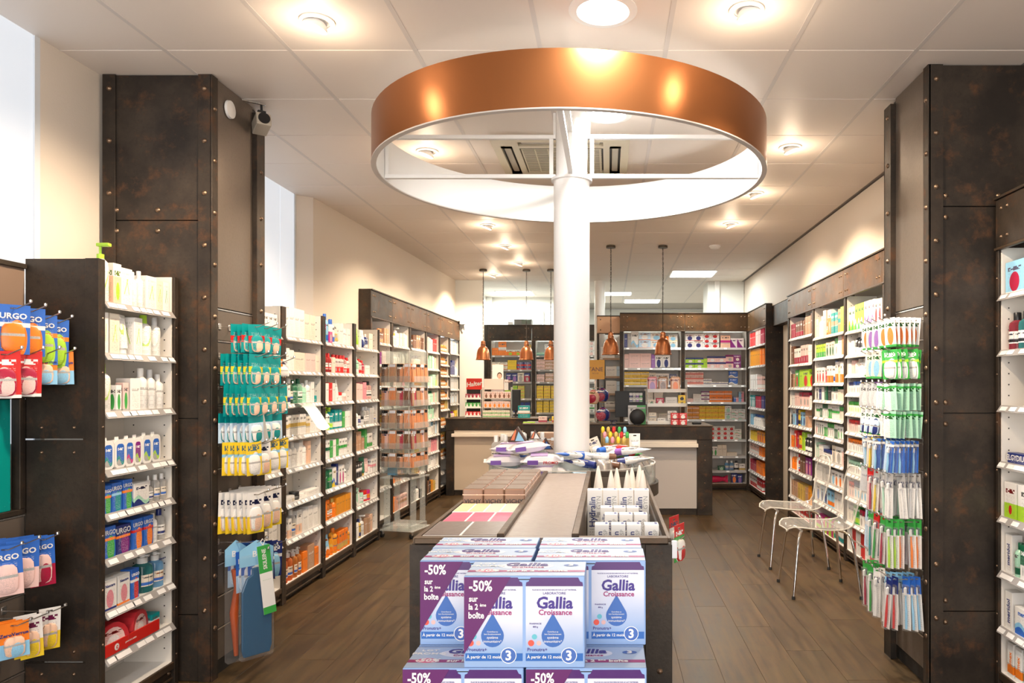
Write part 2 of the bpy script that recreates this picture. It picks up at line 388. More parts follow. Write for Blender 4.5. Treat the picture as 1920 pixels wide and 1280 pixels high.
structure('wall_back', wallquad(wallquad(wallquad(MB(), -2.05, 12.4, -.40, 12.4, 0, CEIL), -.40, 12.4, -.40, 14.4, 0, CEIL), -.4, 14.4, 2.2, 14.4, 0, CEIL), [WALLW])
wr = MB(); wallquad(wr, 1.96, 10.5, 1.96, 3.87, 2.365, CEIL); wallquad(wr, 2.26, 10.5, 2.26, -2, 0, 2.365, .05); wallquad(wr, 2.22, 14.4, 2.22, 10.5, 0, CEIL)
wallquad(wr, 2.12, 3.4, 2.12, -2, 2.3, CEIL)
structure('wall_right', wr, [WALLM])
structure('wall_front', MB().box(-2.75, 2.25, -2.1, -2.02, 0, .3).box(-2.75, 2.25, -2.1, -2.02, 2.75, 3.0), [WALLM])
dct = structure('pillar_duct', MB().cbox(1.433, 1.955, 10.5, 11.0, 0, CEIL, .004), [WALLW])
obj('trim_strip', MB().cbox(1.53, 1.60, 10.46, 10.50, 1.9, CEIL, .004).mesh('strip', [PAINTW]), dct)
structure('column_far', MB().lathe([(.076, 0), (.076, CEIL)], 24, cx=-.12, cyy=10.47), [PAINTW])
# picture frame and office screen seen over the back shelving
o = empty('wall_picture', T((-1.28, 12.38, 2.54)), 'white framed grey picture on far wall above back shelving', 'picture')
obj('picture_frame', MB().cbox(-.19, .19, -.02, 0, -.14, .14, .004).mesh('fr', [PAINTW]), o); obj('print', MB().box(-.165, .165, -.024, -.0205, -.115, .115).mesh('p', [mat('grey_print', (.34, .36, .34), .5)]), o)

# ---- riveted steel pillars
rvm = MB().lathe([(.0, .009), (.006, .0075), (.011, .003), (.0125, 0)][::-1], 10).mesh('rivet', [RIVET], smooth=True)
def rivet(parent, loc, axis):    # axis: outward normal
    rot = {'-y': RX(90), '+x': RY(90), '-x': RY(-90), '+z': Matrix()}[axis]
    o = obj('rivet', rvm, parent, T(loc) @ rot); return o
def pillar(name, x0, x1, y0, y1, inner, joints, zlo_panel):
    """inner = +1: lit side faces +x ; -1: faces -x"""
    p = structure(name, MB().box(x0 + .02, x1 - .02, y0 + .02, y1 - .02, 0, CEIL), [DARK])
    zs = [0] + joints + [CEIL - .002]
    for a, b in zip(zs, zs[1:]):
        obj('steel_plate', MB().cbox(x0 + .05, x1 - .05, y0 + .004, y0 + .03, a + .002, b - .002, .0015).mesh('plate', [STEEL]), p)
    xi, xo = (x1, x0) if inner > 0 else (x0, x1)
    s = 1 if inner > 0 else -1
    # L shaped corner strips
    obj('corner_strip', MB().cbox(xi - s * .062, xi, y0 - .004, y0 + .004, 0, CEIL - .002, .001).cbox(xi - s * .004, xi + s * .005, y0 - .004, y0 + .05, 0, CEIL - .002, .001).mesh('cs', [STEEL]), p)
    obj('corner_strip', MB().cbox(xo, xo + s * .062, y0 - .004, y0 + .004, 0, CEIL - .002, .001).mesh('cs', [STEEL]), p)
    obj('corner_strip', MB().cbox(xi - s * .004, xi + s * .022, y1 - .09, y1, 0, CEIL - .03, .002).mesh('cs', [STEEL]), p)
    k = 0
    for z in [CEIL - .07 - i * .25 for i in range(12)]:
        if z < .1: break
        rivet(p, (xi - s * .032, y0 - .004, z), '-y'); rivet(p, (xo + s * .032, y0 - .004, z), '-y')
        rivet(p, (xi + s * .005, y0 + .022, z - .09), '+x' if s > 0 else '-x'); rivet(p, (xi + s * .022, y1 - .045, z - .02), '+x' if s > 0 else '-x')
    for z in joints:
        for dz in (-.05, .05):
            for fx in (.12, .5): rivet(p, (x0 + (x1 - x0) * fx, y0 + .004, z + dz), '-y')
    # brushed upper panel and slotted lower panel on the inner side
    a, b = sorted((xi - s * .012, xi - s * .002))
    obj('brushed_panel', MB().box(a, b, y0 + .052, y1 - .092, zlo_panel, CEIL - .004).mesh('bp', [BRUSH]), p)
    sl = []
    zz = .08
    while zz < zlo_panel - .01:
        nz = min(zz + .148, zlo_panel - .004)
        obj('slat', MB().cbox(a, b, y0 + .052, y1 - .092, zz, nz, .002).mesh('slat', [BRUSH]), p)
        q = obj('slot_rail', MB().box(xi - s * .010, xi + s * .001, y0 + .055, y1 - .095, nz, nz + .006).mesh('rail', [PEG]), p); zz = nz + .008
    return p
PLf = pillar('pillar_left', -2.42, -1.90, 3.50, 4.00, 1, [.32, 1.26, 2.21], 1.80)
PRt = pillar('pillar_right', 1.49, 2.14, 3.39, 3.88, -1, [.37, 1.29, 2.25], 1.80)

# ================================================================== SHELVING
ORD = 'first second third fourth fifth sixth seventh eighth ninth tenth eleventh twelfth thirteenth fourteenth fifteenth sixteenth seventeenth eighteenth nineteenth twentieth'.split()
tagm = MB().box(-.019, .019, -.0012, .0012, -.011, .011, 0).mesh('price_tag', [TAG])
tagw = MB().box(-.026, .026, -.0012, .0012, -.011, .011, 0).mesh('price_tag', [TAG])
class Bay: pass
def bay(name, label, O, rz, W, depth, levels, top, fascia=None, posts=(1, 1), tags=True, post_w=.03, back=None, side=True, tagstep=.085, wide=False, short=None, lipm=None, fm=None):
    B = Bay(); B.M = T((O[0], O[1], 0)) @ RZ(rz); B.W = W; B.levels = sorted(levels, reverse=True); B.short = short; B.depth = depth; B.pw = post_w
    r = empty('shelf_cabinet', B.M, label, 'shelving'); B.root = r
    pm_ = EDGE
    for k, x in ((0, 0), (1, W)):
        if not posts[k]: continue
        x0 = x if k == 0 else x - post_w
        x0, x1 = (x, x + post_w) if k == 0 else (x - post_w, x)
        po = obj('side_post', MB().cbox(x0, x1, -.012, depth * .25, 0, top, .002).mesh('post', [STEEL]), r)
        zz = .15
        if tags:
            while zz < top - .05:
                obj('rivet', rvm, po, T((x0 + post_w / 2, -.012, zz)) @ RX(90) @ Matrix.Scale(.42, 4)); zz += .22
    ix0 = post_w if posts[0] else 0.0; ix1 = W - (post_w if posts[1] else 0)
    it = (fascia[0] if fascia else top) - .002
    bz = B.levels[-1]
    # white liner: back, sides
    obj('back_panel', MB().box(ix0, ix1, depth - .01, depth, bz - .02, it).mesh('bk', [back or SHELF]), r)
    pegs = MB()
    for sx in (0, 1):
        a = ix0 if sx == 0 else ix1 - .006
        s_ = obj('side_panel', MB().box(a, a + .006, .001, depth - .011, bz - .02, it).mesh('sp', [SHELF]), r)
        hx = a + .0062 if sx == 0 else a - .0002
        ph = MB(); z = bz + .06
        while z < it - .04:
            ph.box(hx, hx + .0003, .03, .036, z, z + .006).box(hx, hx + .0003, depth - .06, depth - .054, z, z + .006); z += .05
        obj('peg_hole', ph.mesh('ph', [DARK]), s_, kind='stuff')
    for n, z in enumerate(B.levels):
        last = n == len(B.levels) - 1
        m = MB().cbox(ix0 + .006, ix1 - .006, -.0, depth - .012, z - .016, z, .001)
        s_ = obj('shelf', m.mesh('shelf', [SHELFB]), r)
        if last: continue
        lip = MB(); h = .030
        lip.add([(ix0 + .002, -.002, z + .004), (ix1 - .002, -.002, z + .004), (ix1 - .002, -.022, z - h + .004), (ix0 + .002, -.022, z - h + .004),
                 (ix0 + .002, .001, z + .003), (ix1 - .002, .001, z + .003), (ix1 - .002, -.018, z - h + .003), (ix0 + .002, -.018, z - h + .003)],
                [(0, 1, 2, 3), (7, 6, 5, 4), (0, 4, 5, 1), (3, 2, 6, 7), (0, 3, 7, 4), (1, 5, 6, 2)])
        obj('price_rail', lip.mesh('rail', [lipm or LIP]), s_)
        if tags:
            x = ix0 + .03 + random.random() * .03
            while x < ix1 - .03:
                obj('price_tag', tagw if wide else tagm, s_, T((x, -.0145, z - h / 2 + .004)) @ RX(-33.7))
                x += tagstep * random.choice((.6, .75, 1, 1.3))
    # plinth
    pl = obj('plinth', MB().cbox(0, W, .004, .02, .035, bz - .02, .002).cbox(0, W, .03, .045, 0, .034, .001).mesh('pl', [STEEL]), r)
    obj('plinth_edge', MB().cbox(0, W, -.010, .003, bz - .035, bz - .002, .002).cbox(0, W, -.004, .003, .035, .045, .001).mesh('ple', [EDGE]), pl)
    for x in (.05, W - .05): obj('rivet', rvm, pl, T((x, .004, (bz) / 2 + .01)) @ RX(90) @ Matrix.Scale(.8, 4))
    if fascia:
        f0, f1 = fascia
        fa = obj('fascia_panel', MB().cbox(.002, W - .002, -.014, .02, f0, f1, .003).mesh('fa', [fm or STEELC]), r)
        obj('fascia_edge', MB().cbox(0, W, -.024, .02, f1, f1 + .012, .001).mesh('fe', [STEEL]), fa)
        obj('fascia_edge', MB().cbox(0, W, -.020, .0, f0 - .012, f0, .001).mesh('fe', [EDGE]), fa)
        for x in (.05, .10, W - .10, W - .05)[:4 if W > .5 else 1]:
            for z in (f0 + .045, f1 - .045): obj('rivet', rvm, fa, T((x, -.014, z)) @ RX(90) @ Matrix.Scale(.75, 4))
        obj('top_panel', MB().box(0, W, .02, depth, f1 - .02, f1).mesh('tp', [DARK]), r)
    B.x0 = ix0 + .012; B.x1 = ix1 - .012
    return B

# ================================================================== PRODUCTS (shapes)
class Proto:
    def __init__(s, name, cat, parts, w, d, h, desc, y0=0): s.name = name; s.cat = cat; s.parts = parts; s.w = w; s.d = d; s.h = h; s.desc = desc
_P = {}
def A(c): return {'sky': 'light blue', 'darkgreen': 'dark green', 'paleblue': 'pale blue', 'grey': 'grey', 'rose': 'pale pink', 'tan': 'tan'}.get(c, c)
SW = dict(band='band', top='top', diag='corner', blob='disc', stripe='stripe', wave='wave', leaf='mark', foot='picture', half='half', low='base', plain='lettering')
def proto(kind, w, h, base='white', c1='green', style='band', c2='grey', d=None):
    k = (kind, w, h, base, c1, style, c2, d)
    if k in _P: return _P[k]
    W = w / 100.; H = h / 100.; n = None
    if kind in 'cf':
        D = (d or (min(w, 6.5) if kind == 'c' else 9)) / 100.
        m = MB().cbox(-W / 2, W / 2, -D / 2, D / 2, 0, H, .0012)
        e = .0004
        m.add([(-W / 2 + .002, -D / 2 + .002, H + e), (W / 2 - .002, -D / 2 + .002, H + e), (W / 2 - .002, D / 2 - .006, H + e), (-W / 2 + .002, D / 2 - .006, H + e)], [(0, 1, 2, 3)])
        P = Proto('carton', 'box', [m.mesh('carton', [printed(base, c1, c2, style)])], W, D, H, f'{A(base)} carton with {A(c1)} {SW[style.rstrip("x")]}')
    elif kind in 'bpdsg':
        r = W / 2; D = (d / 100.) if d else W; sy = D / W
        hb = {'b': H * .80, 'p': H * .74, 'd': H * .66, 's': H * .76, 'g': H * .78}[kind]
        prof = [(r * .93, 0), (r, H * .015), (r, hb * .80), (r * .90, hb * .91), (r * .52, hb * .985), (r * .42, hb)]
        if kind == 'd': prof = [(r * .93, 0), (r, .004), (r, hb * .75), (r * .5, hb * .93), (r * .42, hb)]
        bm = liquid(base[5:]) if base.startswith('clear') else printed(base, c1 if style != 'plain' else 'grey', c2, style, .28)
        if base.startswith('clear') and base == 'clear': bm = liquid('white')
        B_ = MB().lathe(prof, 16, sy=sy)
        C = MB()
        cr = r * .46
        if kind == 'b': C.lathe([(cr, hb * .97), (cr * 1.02, hb), (cr, H - .003), (cr * .9, H)], 14)
        elif kind == 'g': C.lathe([(cr * .95, hb * .97), (cr * .95, H - .003), (cr * .8, H)], 14)
        elif kind == 'd': C.lathe([(cr, hb * .97), (cr, hb + (H - hb) * .45), (cr * .5, hb + (H - hb) * .5), (cr * .5, H - .004), (cr * .2, H)], 12)
        elif kind == 's': C.lathe([(cr * 1.1, hb * .97), (cr * 1.1, hb + (H - hb) * .55), (cr * .6, hb + (H - hb) * .6), (cr * .6, H)], 12).box(-.005, .005, -cr * 1.6, 0, H - .012, H - .004)
        else:
            C.lathe([(cr, hb * .97), (cr, hb + .018), (.005, hb + .020), (.005, H - .014)], 12)
            C.cbox(-.011, .011, -.040, .012, H - .014, H, .002)
        cc = {'b': c1, 'p': c1, 'd': 'white', 's': 'white', 'g': c1}[kind]
        capm = mat('cap_' + cc, cc, .32)
        nm = {'b': 'bottle', 'p': 'pump_bottle', 'd': 'dropper_bottle', 's': 'spray_bottle', 'g': 'bottle'}[kind]
        bn = base.replace('clear', 'clear ') if base.startswith('clear') else A(base)
        parts = [B_.mesh(nm, [bm], smooth=True), ('cap', C.mesh('cap', [capm], smooth=True))]
        if base.startswith('clear'):
            L = MB(); lr = r * 1.006; z0, z1 = hb * .22, hb * .62
            vs = []; fs = []
            for i in range(9):
                a = R(-90 - 62 + i * 15.5); vs += [(lr * math.cos(a), lr * sy * math.sin(a), z0), (lr * math.cos(a), lr * sy * math.sin(a), z1)]
            for i in range(8): fs.append((2 * i, 2 * i + 2, 2 * i + 3, 2 * i + 1))
            L.add(vs, fs); parts.append(('paper_label', L.mesh('label', [printed('white' if c1 != 'white' else 'cream', c1 if c1 != 'white' else 'blue', c2, 'band')], fix=False)))
        P = Proto(nm, 'bottle', parts, W, D, H, f'{bn} {nm.replace("_", " ")} with {A(cc)} cap')
    elif kind == 't':           # tube standing on its cap, crimped top
        r = W / 2; D = W * .62; n = 14; vs = []; fs = []; K = 6; hc = H * .16
        for k in range(K + 1):
            f = k / K; z = hc + (H - hc) * f; ry = D / 2 * (1 - f ** 1.6) + .0008; rx = r * (.86 + .14 * f)
            for i in range(n): a = 2 * math.pi * i / n; vs.append((rx * math.cos(a), ry * math.sin(a), z))
        for k in range(K):
            for i in range(n): j = (i + 1) % n; fs.append((k * n + i, k * n + j, (k + 1) * n + j, (k + 1) * n + i))
        fs += [tuple(range(n))[::-1], tuple(range(K * n, K * n + n))]
        m = MB().add(vs, fs); c = MB().lathe([(r * .72, 0), (r * .74, .002), (r * .70, hc)], 14, sy=.66)
        P = Proto('tube', 'tube', [m.mesh('tube', [printed(base, c1, c2, style, .3)], smooth=True), ('cap', c.mesh('cap', [mat('cap_' + (c2 if c2 != 'grey' else 'white'), c2 if c2 != 'grey' else 'white', .32)], smooth=True))], W, D, H, f'{A(base)} tube with {A(c1)} {SW[style.rstrip("x")]}')
    elif kind == 'j':           # jar with a wide lid
        r = W / 2; hb = H * .64
        m = MB().lathe([(r * .9, 0), (r, .004), (r, hb - .003), (r * .9, hb)], 18); c = MB().lathe([(r * .96, hb), (r * .97, H - .004), (r * .92, H)], 18)
        bm = liquid(base[5:] or 'white') if base.startswith('clear') else printed(base, c1, c2, style, .3)
        bn = base.replace('clear', 'clear ') if base.startswith('clear') else A(base)
        P = Proto('jar', 'jar', [m.mesh('jar', [bm], smooth=True), ('lid', c.mesh('lid', [mat('cap_' + c1, c1, .35)], smooth=True))], W, W, H, f'{bn} jar with {A(c1)} lid')
    elif kind == 'w':           # rounded wallet pack with hang tab, blue oval label
        D = .035; rr = W * .32; poly = []
        for cx_, cz_, a0 in ((W / 2 - rr, rr, -90), (W / 2 - rr, H - rr, 0), (-W / 2 + rr, H - rr, 90), (-W / 2 + rr, rr, 180)):
            for i in range(5): a = R(a0 + i * 22.5); poly.append((cx_ + rr * math.cos(a), cz_ + rr * math.sin(a)))
        m = MB().prism(poly, -D / 2, D / 2)
        m.box(-.012, .012, -.001, .001, H, H + .012)
        k2 = [(p[0] * .66, H * .47 + (p[1] - H / 2) * .76) for p in poly]
        l = MB().prism(k2, -D / 2 - .0008, -D / 2 - .0001)
        P = Proto('rounded_case', 'box', [m.mesh('case', [mat('white_case_plastic', 'white', .3)]), ('front_print', l.mesh('fp', [printed(base, c1, c2, 'wave')]))], W, D, H, f'white rounded case with {A(base)} {A(c1)} label')
    elif kind == 'k':           # clear zip case (first aid kit)
        D = .10; m = MB(); poly = []
        for i in range(9): a = R(i * 22.5); poly.append((W / 2 * math.cos(a) * (1 if i in (0, 8) else .97), H * .45 + H * .55 * math.sin(a)))
        poly += [(-W / 2, .01), (-W / 2 + .01, 0), (W / 2 - .01, 0), (W / 2, .01)]
        m.prism(poly, -D / 2, D / 2)
        l = MB(); q2 = [(x * .72, H * .45 + (z - H * .45) * .72) for x, z in poly]; l.prism(q2, -D / 2 - .001, -D / 2 - .0002)
        P = Proto('zip_case', 'bag', [m.mesh('zc', [mat('red_soft_case', (.55, .03, .04), .4)]), ('clear_window', l.mesh('cw', [printed('rose', 'white', 'red', 'blob')]))], W, D, H, 'red soft zip case with clear window')
    _P[k] = P; return P
def blister(w, h, base, c1, style='foot', bub='white', clear=False, c2='white', shape='rect'):
    k = ('bl', w, h, base, c1, style, bub, clear, c2, shape)
    if k in _P: return _P[k]
    W, H = w / 100., h / 100.; t = .0012
    # card hangs from its hole: origin at the hole, top edge at +.012
    top = .012
    hole = [(-.009, -.004), (.009, -.004), (.009, .003), (-.009, .003)]
    m = MB()
    m.box(-W / 2, -.009, 0, t, -H + top, top).box(.009, W / 2, 0, t, -H + top, top).box(-.009, .009, 0, t, -H + top, -.004).box(-.009, .009, 0, t, .003, top)
    b = MB(); bw, bh, bd = W * .36, H * .30, .011
    if shape == 'rect': 
        n = 12; zc = -H * .60
        v = []; f = []
        for rr, yy in ((1, 0), (.96, -bd * .7), (.8, -bd)):
            for i in range(n): a = 2 * math.pi * i / n; v.append((bw * rr * math.copysign(abs(math.cos(a)) ** .6, math.cos(a)), yy, zc + bh * rr * math.copysign(abs(math.sin(a)) ** .6, math.sin(a))))
        for kk in range(2):
            for i in range(n): j = (i + 1) % n; f.append((kk * n + i, kk * n + j, (kk + 1) * n + j, (kk + 1) * n + i))
        f.append(tuple(range(2 * n, 3 * n))); b.add(v, f)
        bmat_ = FILM if clear else printed(bub, 'peach' if bub == base else c1, 'grey', 'footx')
        parts = [('card', m.mesh('card', [printed(base, c1, c2, style)])), ('bubble', b.mesh('bubble', [bmat_], smooth=True))]
    else:                       # toothbrush: long handle and head in film
        b.tube([(0, -.006, -H * .93), (.003, -.008, -H * .6), (-.001, -.006, -H * .38), (0, -.005, -H * .28)], [.0055, .0060, .0035, .0030], 7)
        hd = MB().cbox(-.006, .006, -.009, -.004, -H * .30, -H * .15, .0015).cbox(-.0052, .0052, -.016, -.009, -H * .285, -H * .165, .001)
        fl_ = MB().cbox(-W * .42, W * .42, -.018, -.0002, -H * .96, -H * .10, .004)
        parts = [('card', m.mesh('card', [printed(base, c1, c2, style)])), ('brush_handle', b.mesh('bh', [mat('handle_' + bub, bub, .3)], smooth=True)), ('brush_head', hd.mesh('bhd', [mat('cap_white', 'white', .32)])), ('film', fl_.mesh('fl', [FILM]))]
    P = Proto('blister_pack' if shape == 'rect' else 'toothbrush_pack', 'packet', parts, W, .012, H, ''); P.hang = True
    _P[k] = P; return P
def place(P, M, label, group=None):
    p0 = P.parts[0]
    if isinstance(p0, tuple):
        r = empty(P.name, M)
        for n, me in P.parts: obj(n, me, r)
    else:
        r = obj(P.name, p0, None, M)
        for n, me in P.parts[1:]: obj(n, me, r)
    tag(r, label, P.cat, group); return r
SHN = {1: ['only'], }
def shelf_names(n):
    return ['top'] + ORD[1:n - 1] + ['bottom']
TIER = {2: ['lower', 'upper'], 3: ['lowest', 'middle', 'highest'], 4: ['lowest', 'second-up', 'third-up', 'highest'], 5: ['lowest', 'second-up', 'third-up', 'fourth-up', 'highest']}
GR = {}
def shelf_fill(B, n, spec, y=None, side='left'):
    """spec tokens: kind w h base c1 style n [stack] [c2]  separated by ';'   '_ n' = gap in cm; '@text' adds lettering"""
    toks = [t.split() for t in spec.split(';') if t.strip()]
    z = B.levels[n]; names = shelf_names(len(B.levels)); sn = names[n]
    cols = []; tot = 0
    for t in toks:
        if t[0] == '_': cols.append(('gap', float(t[1]) / 100)); tot += float(t[1]) / 100; continue
        txt = None
        if t[-1].startswith('@'): txt = t.pop()[1:]
        kind, w_, h_, base, c1, style = t[0], float(t[1]), float(t[2]), t[3], t[4], t[5] + ('x' if txt else '')
        cnt = int(t[6]) if len(t) > 6 else 1; st = int(t[7]) if len(t) > 7 else 1; c2 = t[8] if len(t) > 8 else 'grey'
        P = proto(kind, w_, h_, base, c1, style, c2)
        for i in range(cnt): cols.append((P, st, txt)); tot += P.w
    free = (B.x1 - B.x0) - tot; ng = max(1, len([c for c in cols if c[0] != 'gap']))
    gap = max(.0015, min(.012, free / (ng + .5)))
    x = B.x0 + gap * .5; k = 0
    group = f'goods on the {sn} shelf of the {B.short}'
    for c in cols:
        if c[0] == 'gap': x += c[1]; continue
        P, st, txt = c
        if x + P.w > B.x1 + .003: break
        for s_ in range(st):
            yy = P.d / 2 + .006 + random.random() * .006 if y is None else y
            a = random.uniform(-2.5, 2.5) * (1 if P.name == 'carton' else 8)
            if gap < .004: a = 0
            M = B.M @ T((x + P.w / 2, yy, z + s_ * (P.h + .0008) + .0005)) @ RZ(a)
            tier = '' if st == 1 else TIER[min(5, st)][min(s_, 4)] + ' '
            lab = f'{tier}{P.desc}, {ORD[min(k, 19)]} from {side}, {sn} shelf, {B.short}'
            o = place(P, M, lab, group)
            if txt: letter(o, P, txt)
        k += 1; x += P.w + gap
def letter(o, P, txt):
    col = 'white'; vert = False; s = txt
    if '/' in s: s, col = s.split('/')
    if s.startswith('|'): vert = True; s = s[1:]
    if vert:
        size = min(P.w * .62, P.h * 1.5 / max(1, len(s))); me = text_mesh(s, size, col, .02)
        obj('lettering', me, o, T((0, -P.d / 2 - .0006, P.h * .48)) @ RY(-90))
    else:
        size = min(P.h * .34, P.w * 1.45 / max(1, len(s))); me = text_mesh(s, size, col, .025)
        obj('lettering', me, o, T((0, -P.d / 2 - .0006, P.h * .80)))
# ================================================================== SHELF RUNS
LV_A = [1.76, 1.55, 1.31, 1.07, .89, .705, .49, .30, .12]
LV_L = [1.74, 1.515, 1.295, 1.08, .865, .635, .40, .115]
LV_H = [1.83, 1.62, 1.41, 1.21, 1.01, .82, .61, .42, .12]
bA = bay('a', 'low white-lined shelf bay beside the riveted pillar, its dark end panel facing out', (-2.055, 2.94), 90, .535, .235, LV_A, 1.93, short='pillar bay', wide=True, tagstep=.075)
# its end panel, made of steel plates
ep = bA.root
for a, b in ((.0, .305), (.309, 1.20), (1.204, 1.928)):
    obj('steel_plate', MB().cbox(-.006, -.001, .012, .285, a + .002, b, .001).mesh('pl', [STEEL]), ep)
obj('corner_strip', MB().cbox(-.010, -.001, -.012, .042, 0, 1.93, .001).mesh('cs', [STEEL]), ep)
for z in (.26, .35, 1.15, 1.25):
    for y in (.09, .22): obj('rivet', rvm, ep, T((-.006, y, z)) @ RY(-90) @ Matrix.Scale(.6, 4))
obj('top_panel', MB().box(0, .535, 0, .235, 0, .01).mesh('tp', [STEEL]), ep)
shelf_fill(bA, 0, 'p 6 24.5 white lime leaf; c 5 17 peach white top 1 1 lime; c 7.5 16 white lime leaf; b 4.5 15.5 white white leaf 1 1 lime; b 4 16.5 white white leaf 1 1 lime;c 7 15 white lime leaf; c 5 14 cream lime leaf; c 4 14 white green leaf')
shelf_fill(bA, 1, 'c 3 17 white lime leaf; c 6 17 cream lime leaf 1 1 red; t 6.5 17 white lime leaf; c 6 16.5 white lime leaf 1 1 lime; _ 1; b 6.5 18.5 white lime leaf 1 1 lime; b 5 18 white silver leaf 1 1 lime')
shelf_fill(bA, 2, 'b 6.5 20 white lime leaf 1 1 lime; c 3.5 11 white green blob; c 3.5 12 rose green blob; c 6.5 14 white grey plain; b 5.5 18.5 white white plain; b 5 18 white silver plain; b 5 16 white white plain')
shelf_fill(bA, 3, 'w 7 12 blue teal foot 2; w 6 12 blue magenta foot; w 5 12 purple lime foot; w 6.5 12.5 blue lime foot 3')
shelf_fill(bA, 4, 'c 5 11.5 blue green foot 1 1 orange @URGO; c 6.5 12 blue teal foot 1 1 sky @URGO; c 6 12.5 blue green foot 1 1 orange @URGO; c 11 10 white mint wave 1 1 navy; d 4 12 clear navy band; b 4 12 clear white band 2')
shelf_fill(bA, 5, 'c 7.5 13 blue green foot 1 1 orange @URGO; c 9 12 navy purple foot 1 1 orange @URGO; c 6.5 13 blue orange foot 1 1 red @URGO; c 6.5 13 blue orange foot 1 1 red @URGO; b 4 13 white white plain; b 5 14 clear navy band')
shelf_fill(bA, 6, 'c 8 12.5 white pink blob 1 1 navy @Nexcare/navy; c 8 12.5 white pink blob 1 1 orange @Nexcare/navy; c 5 13 blue red foot 1 1 white @URGO; _ 3; s 8.5 17 clearteal white band; s 7 16 clearsky white band 1 1 orange @Nexcare/navy')
shelf_fill(bA, 7, 'k 15 13 red red foot 2; c 6 8 white teal top; _ 6')
# low run along the wall
LX = -2.11; ys = [4.07, 4.735, 5.40, 6.06, 6.72]
LOW = []
for i, (a, b) in enumerate(zip(ys, ys[1:])):
    nm = ['hidden bay', 'first low bay', 'second low bay', 'third low bay'][i]
    lb = ['low shelf bay partly behind the hanging footcare packs', 'low shelf bay with creams, nearest whole bay past the pillar', 'low shelf bay with orange sun care on its lower shelves', 'low shelf bay touching the tall fascia shelving'][i]
    LOW.append(bay('l', lb, (LX, a), 90, b - a, .215, LV_L, 1.93, short=nm, tagstep=.07))
L0, L1, L2, L3 = LOW
shelf_fill(L0, 0, '_ 25; c 7 16 white blue plain; b 6 18 sky white band; c 6 13 white blue band 3')
shelf_fill(L0, 1, '_ 30; c 8 12 white orange band; c 9 11 orange white top 2')
shelf_fill(L0, 2, '_ 30; b 7 18 sky blue plain; b 7 18 blue sky plain 2')
shelf_fill(L0, 3, '_ 40; c 6 14 white blue band 2'); shelf_fill(L0, 4, '_ 33; t 6 15 white blue top 1 1 blue; c 5 15 white sky band 2')
shelf_fill(L0, 5, '_ 25; c 5 11 white blue band 4; c 4 12 white blue top 2'); shelf_fill(L0, 6, '_ 30; c 6 11 white blue band 2;c 6 15 white grey plain 2'); shelf_fill(L0, 7, '_ 30; c 7 14 white grey plain; c 8 15 white blue band')
shelf_fill(L1, 0, 'c 8 19 white grey plain; c 8 20 white grey plain 3; c 9 18 cream grey plain 3; s 5 18 white blue plain')
shelf_fill(L1, 1, 'c 8 15 white rose plain; c 7 14 white grey plain; c 18 13 cream rose plain; c 9 13 rose grey plain 2; c 6 12 cream grey plain')
shelf_fill(L1, 2, 'c 4 14 white grey plain; c 4 13 white navy band; b 6 17 cleardarkgreen white plain; b 6 16 darkgreen darkgreen plain;b 6 17 clearmint darkgreen plain; b 6 14 mint silver plain; b 5.5 16 white white plain 1 1; c 5 15 white grey plain;j 6 5 teal teal plain')
shelf_fill(L1, 3, 'c 6 13 white gold stripe; c 5 14 white gold stripe 5; c 6 12 cream gold stripe; c 8 13 white grey plain; c 6 14 white grey plain')
shelf_fill(L1, 4, 'c 6 15 white grey plain; b 6.5 17 white white plain 2; c 6 16 white rose plain; b 7 17 white white plain; c 5 16 peach orange plain')
shelf_fill(L1, 5, 'f 12 3 white grey plain; j 8 4 cream white plain; j 7 5.5 black black plain; j 8.5 3.5 white white plain; f 22 4 white grey plain')
shelf_fill(L1, 6, 'b 6 18 clear white band 1 1 black; c 4.5 13 white peach low; b 6.5 18 clear white band 1 1 black; c 7 16 white peach low; c 8 15 white grey plain; c 8 16 white grey plain; c 8 15 white grey plain')
shelf_fill(L1, 7, 's 7.5 20 clearorange white plain; s 7 20 clearorange white plain; s 6 19 clearamber white plain 2;c 7 14 orange gold plain; c 11 17 tan gold plain; c 7 13 orange gold plain')
shelf_fill(L2, 0, 'c 5 14 teal magenta top; b 5.5 22 sky blue band; c 6 13 magenta white top; b 6.5 19 white blue band; t 7 16 cream gold low; c 8 17 white grey plain; b 8 18 white white plain; c 7 14 white grey plain')
shelf_fill(L2, 1, 'b 5 15 clearwhite red band; b 5 15 clearred red band 2; c 5 12 cream rose plain; b 6 14.5 rose red low 3; b 6 14.5 clearrose red low; b 5 13 rose red low')
shelf_fill(L2, 2, 'c 4 14 white grey plain; c 5 14 white red plain; c 6 14.5 red white plain; c 4 14 white grey plain;_ 2; t 6.5 17 white red plain 1 1 white; j 8 7 white red plain; j 6 6 rose white plain')
shelf_fill(L2, 3, 'p 6.5 18 lime lime low; p 6 17 white lime low; b 6 17 teal lime band 1 1 white; c 7 15 teal white band 2; c 5 13 green lime plain; c 5 13 white lime plain 2')
shelf_fill(L2, 4, 'c 5 14 white darkgreen stripe 2; c 5 13 green lime plain; c 6 13.5 white grey plain; c 5 13.5 green lime plain; c 4.5 13 white green stripe 3')
shelf_fill(L2, 5, 'c 8 14 darkgreen white plain; c 7 14 darkgreen green stripe; c 7 15 white blue wave 1 1 yellow; c 4 17 navy sky plain; c 5 15 white magenta blob 2; b 6 14 white white band')
shelf_fill(L2, 6, 'c 7 13 orange gold plain; b 6 14 clearamber orange band 2; b 5.5 14 orange gold plain; c 6 14 amber yellow plain 5')
shelf_fill(L2, 7, 't 6 16 navy sky wave 1 1 orange; t 7 17 sky white wave 1 1 orange; t 6.5 17 amber gold wave 1 1 orange; b 7 19 amber orange band 1 1 blue; c 6 15 orange gold band 3; b 5 14 amber orange band')
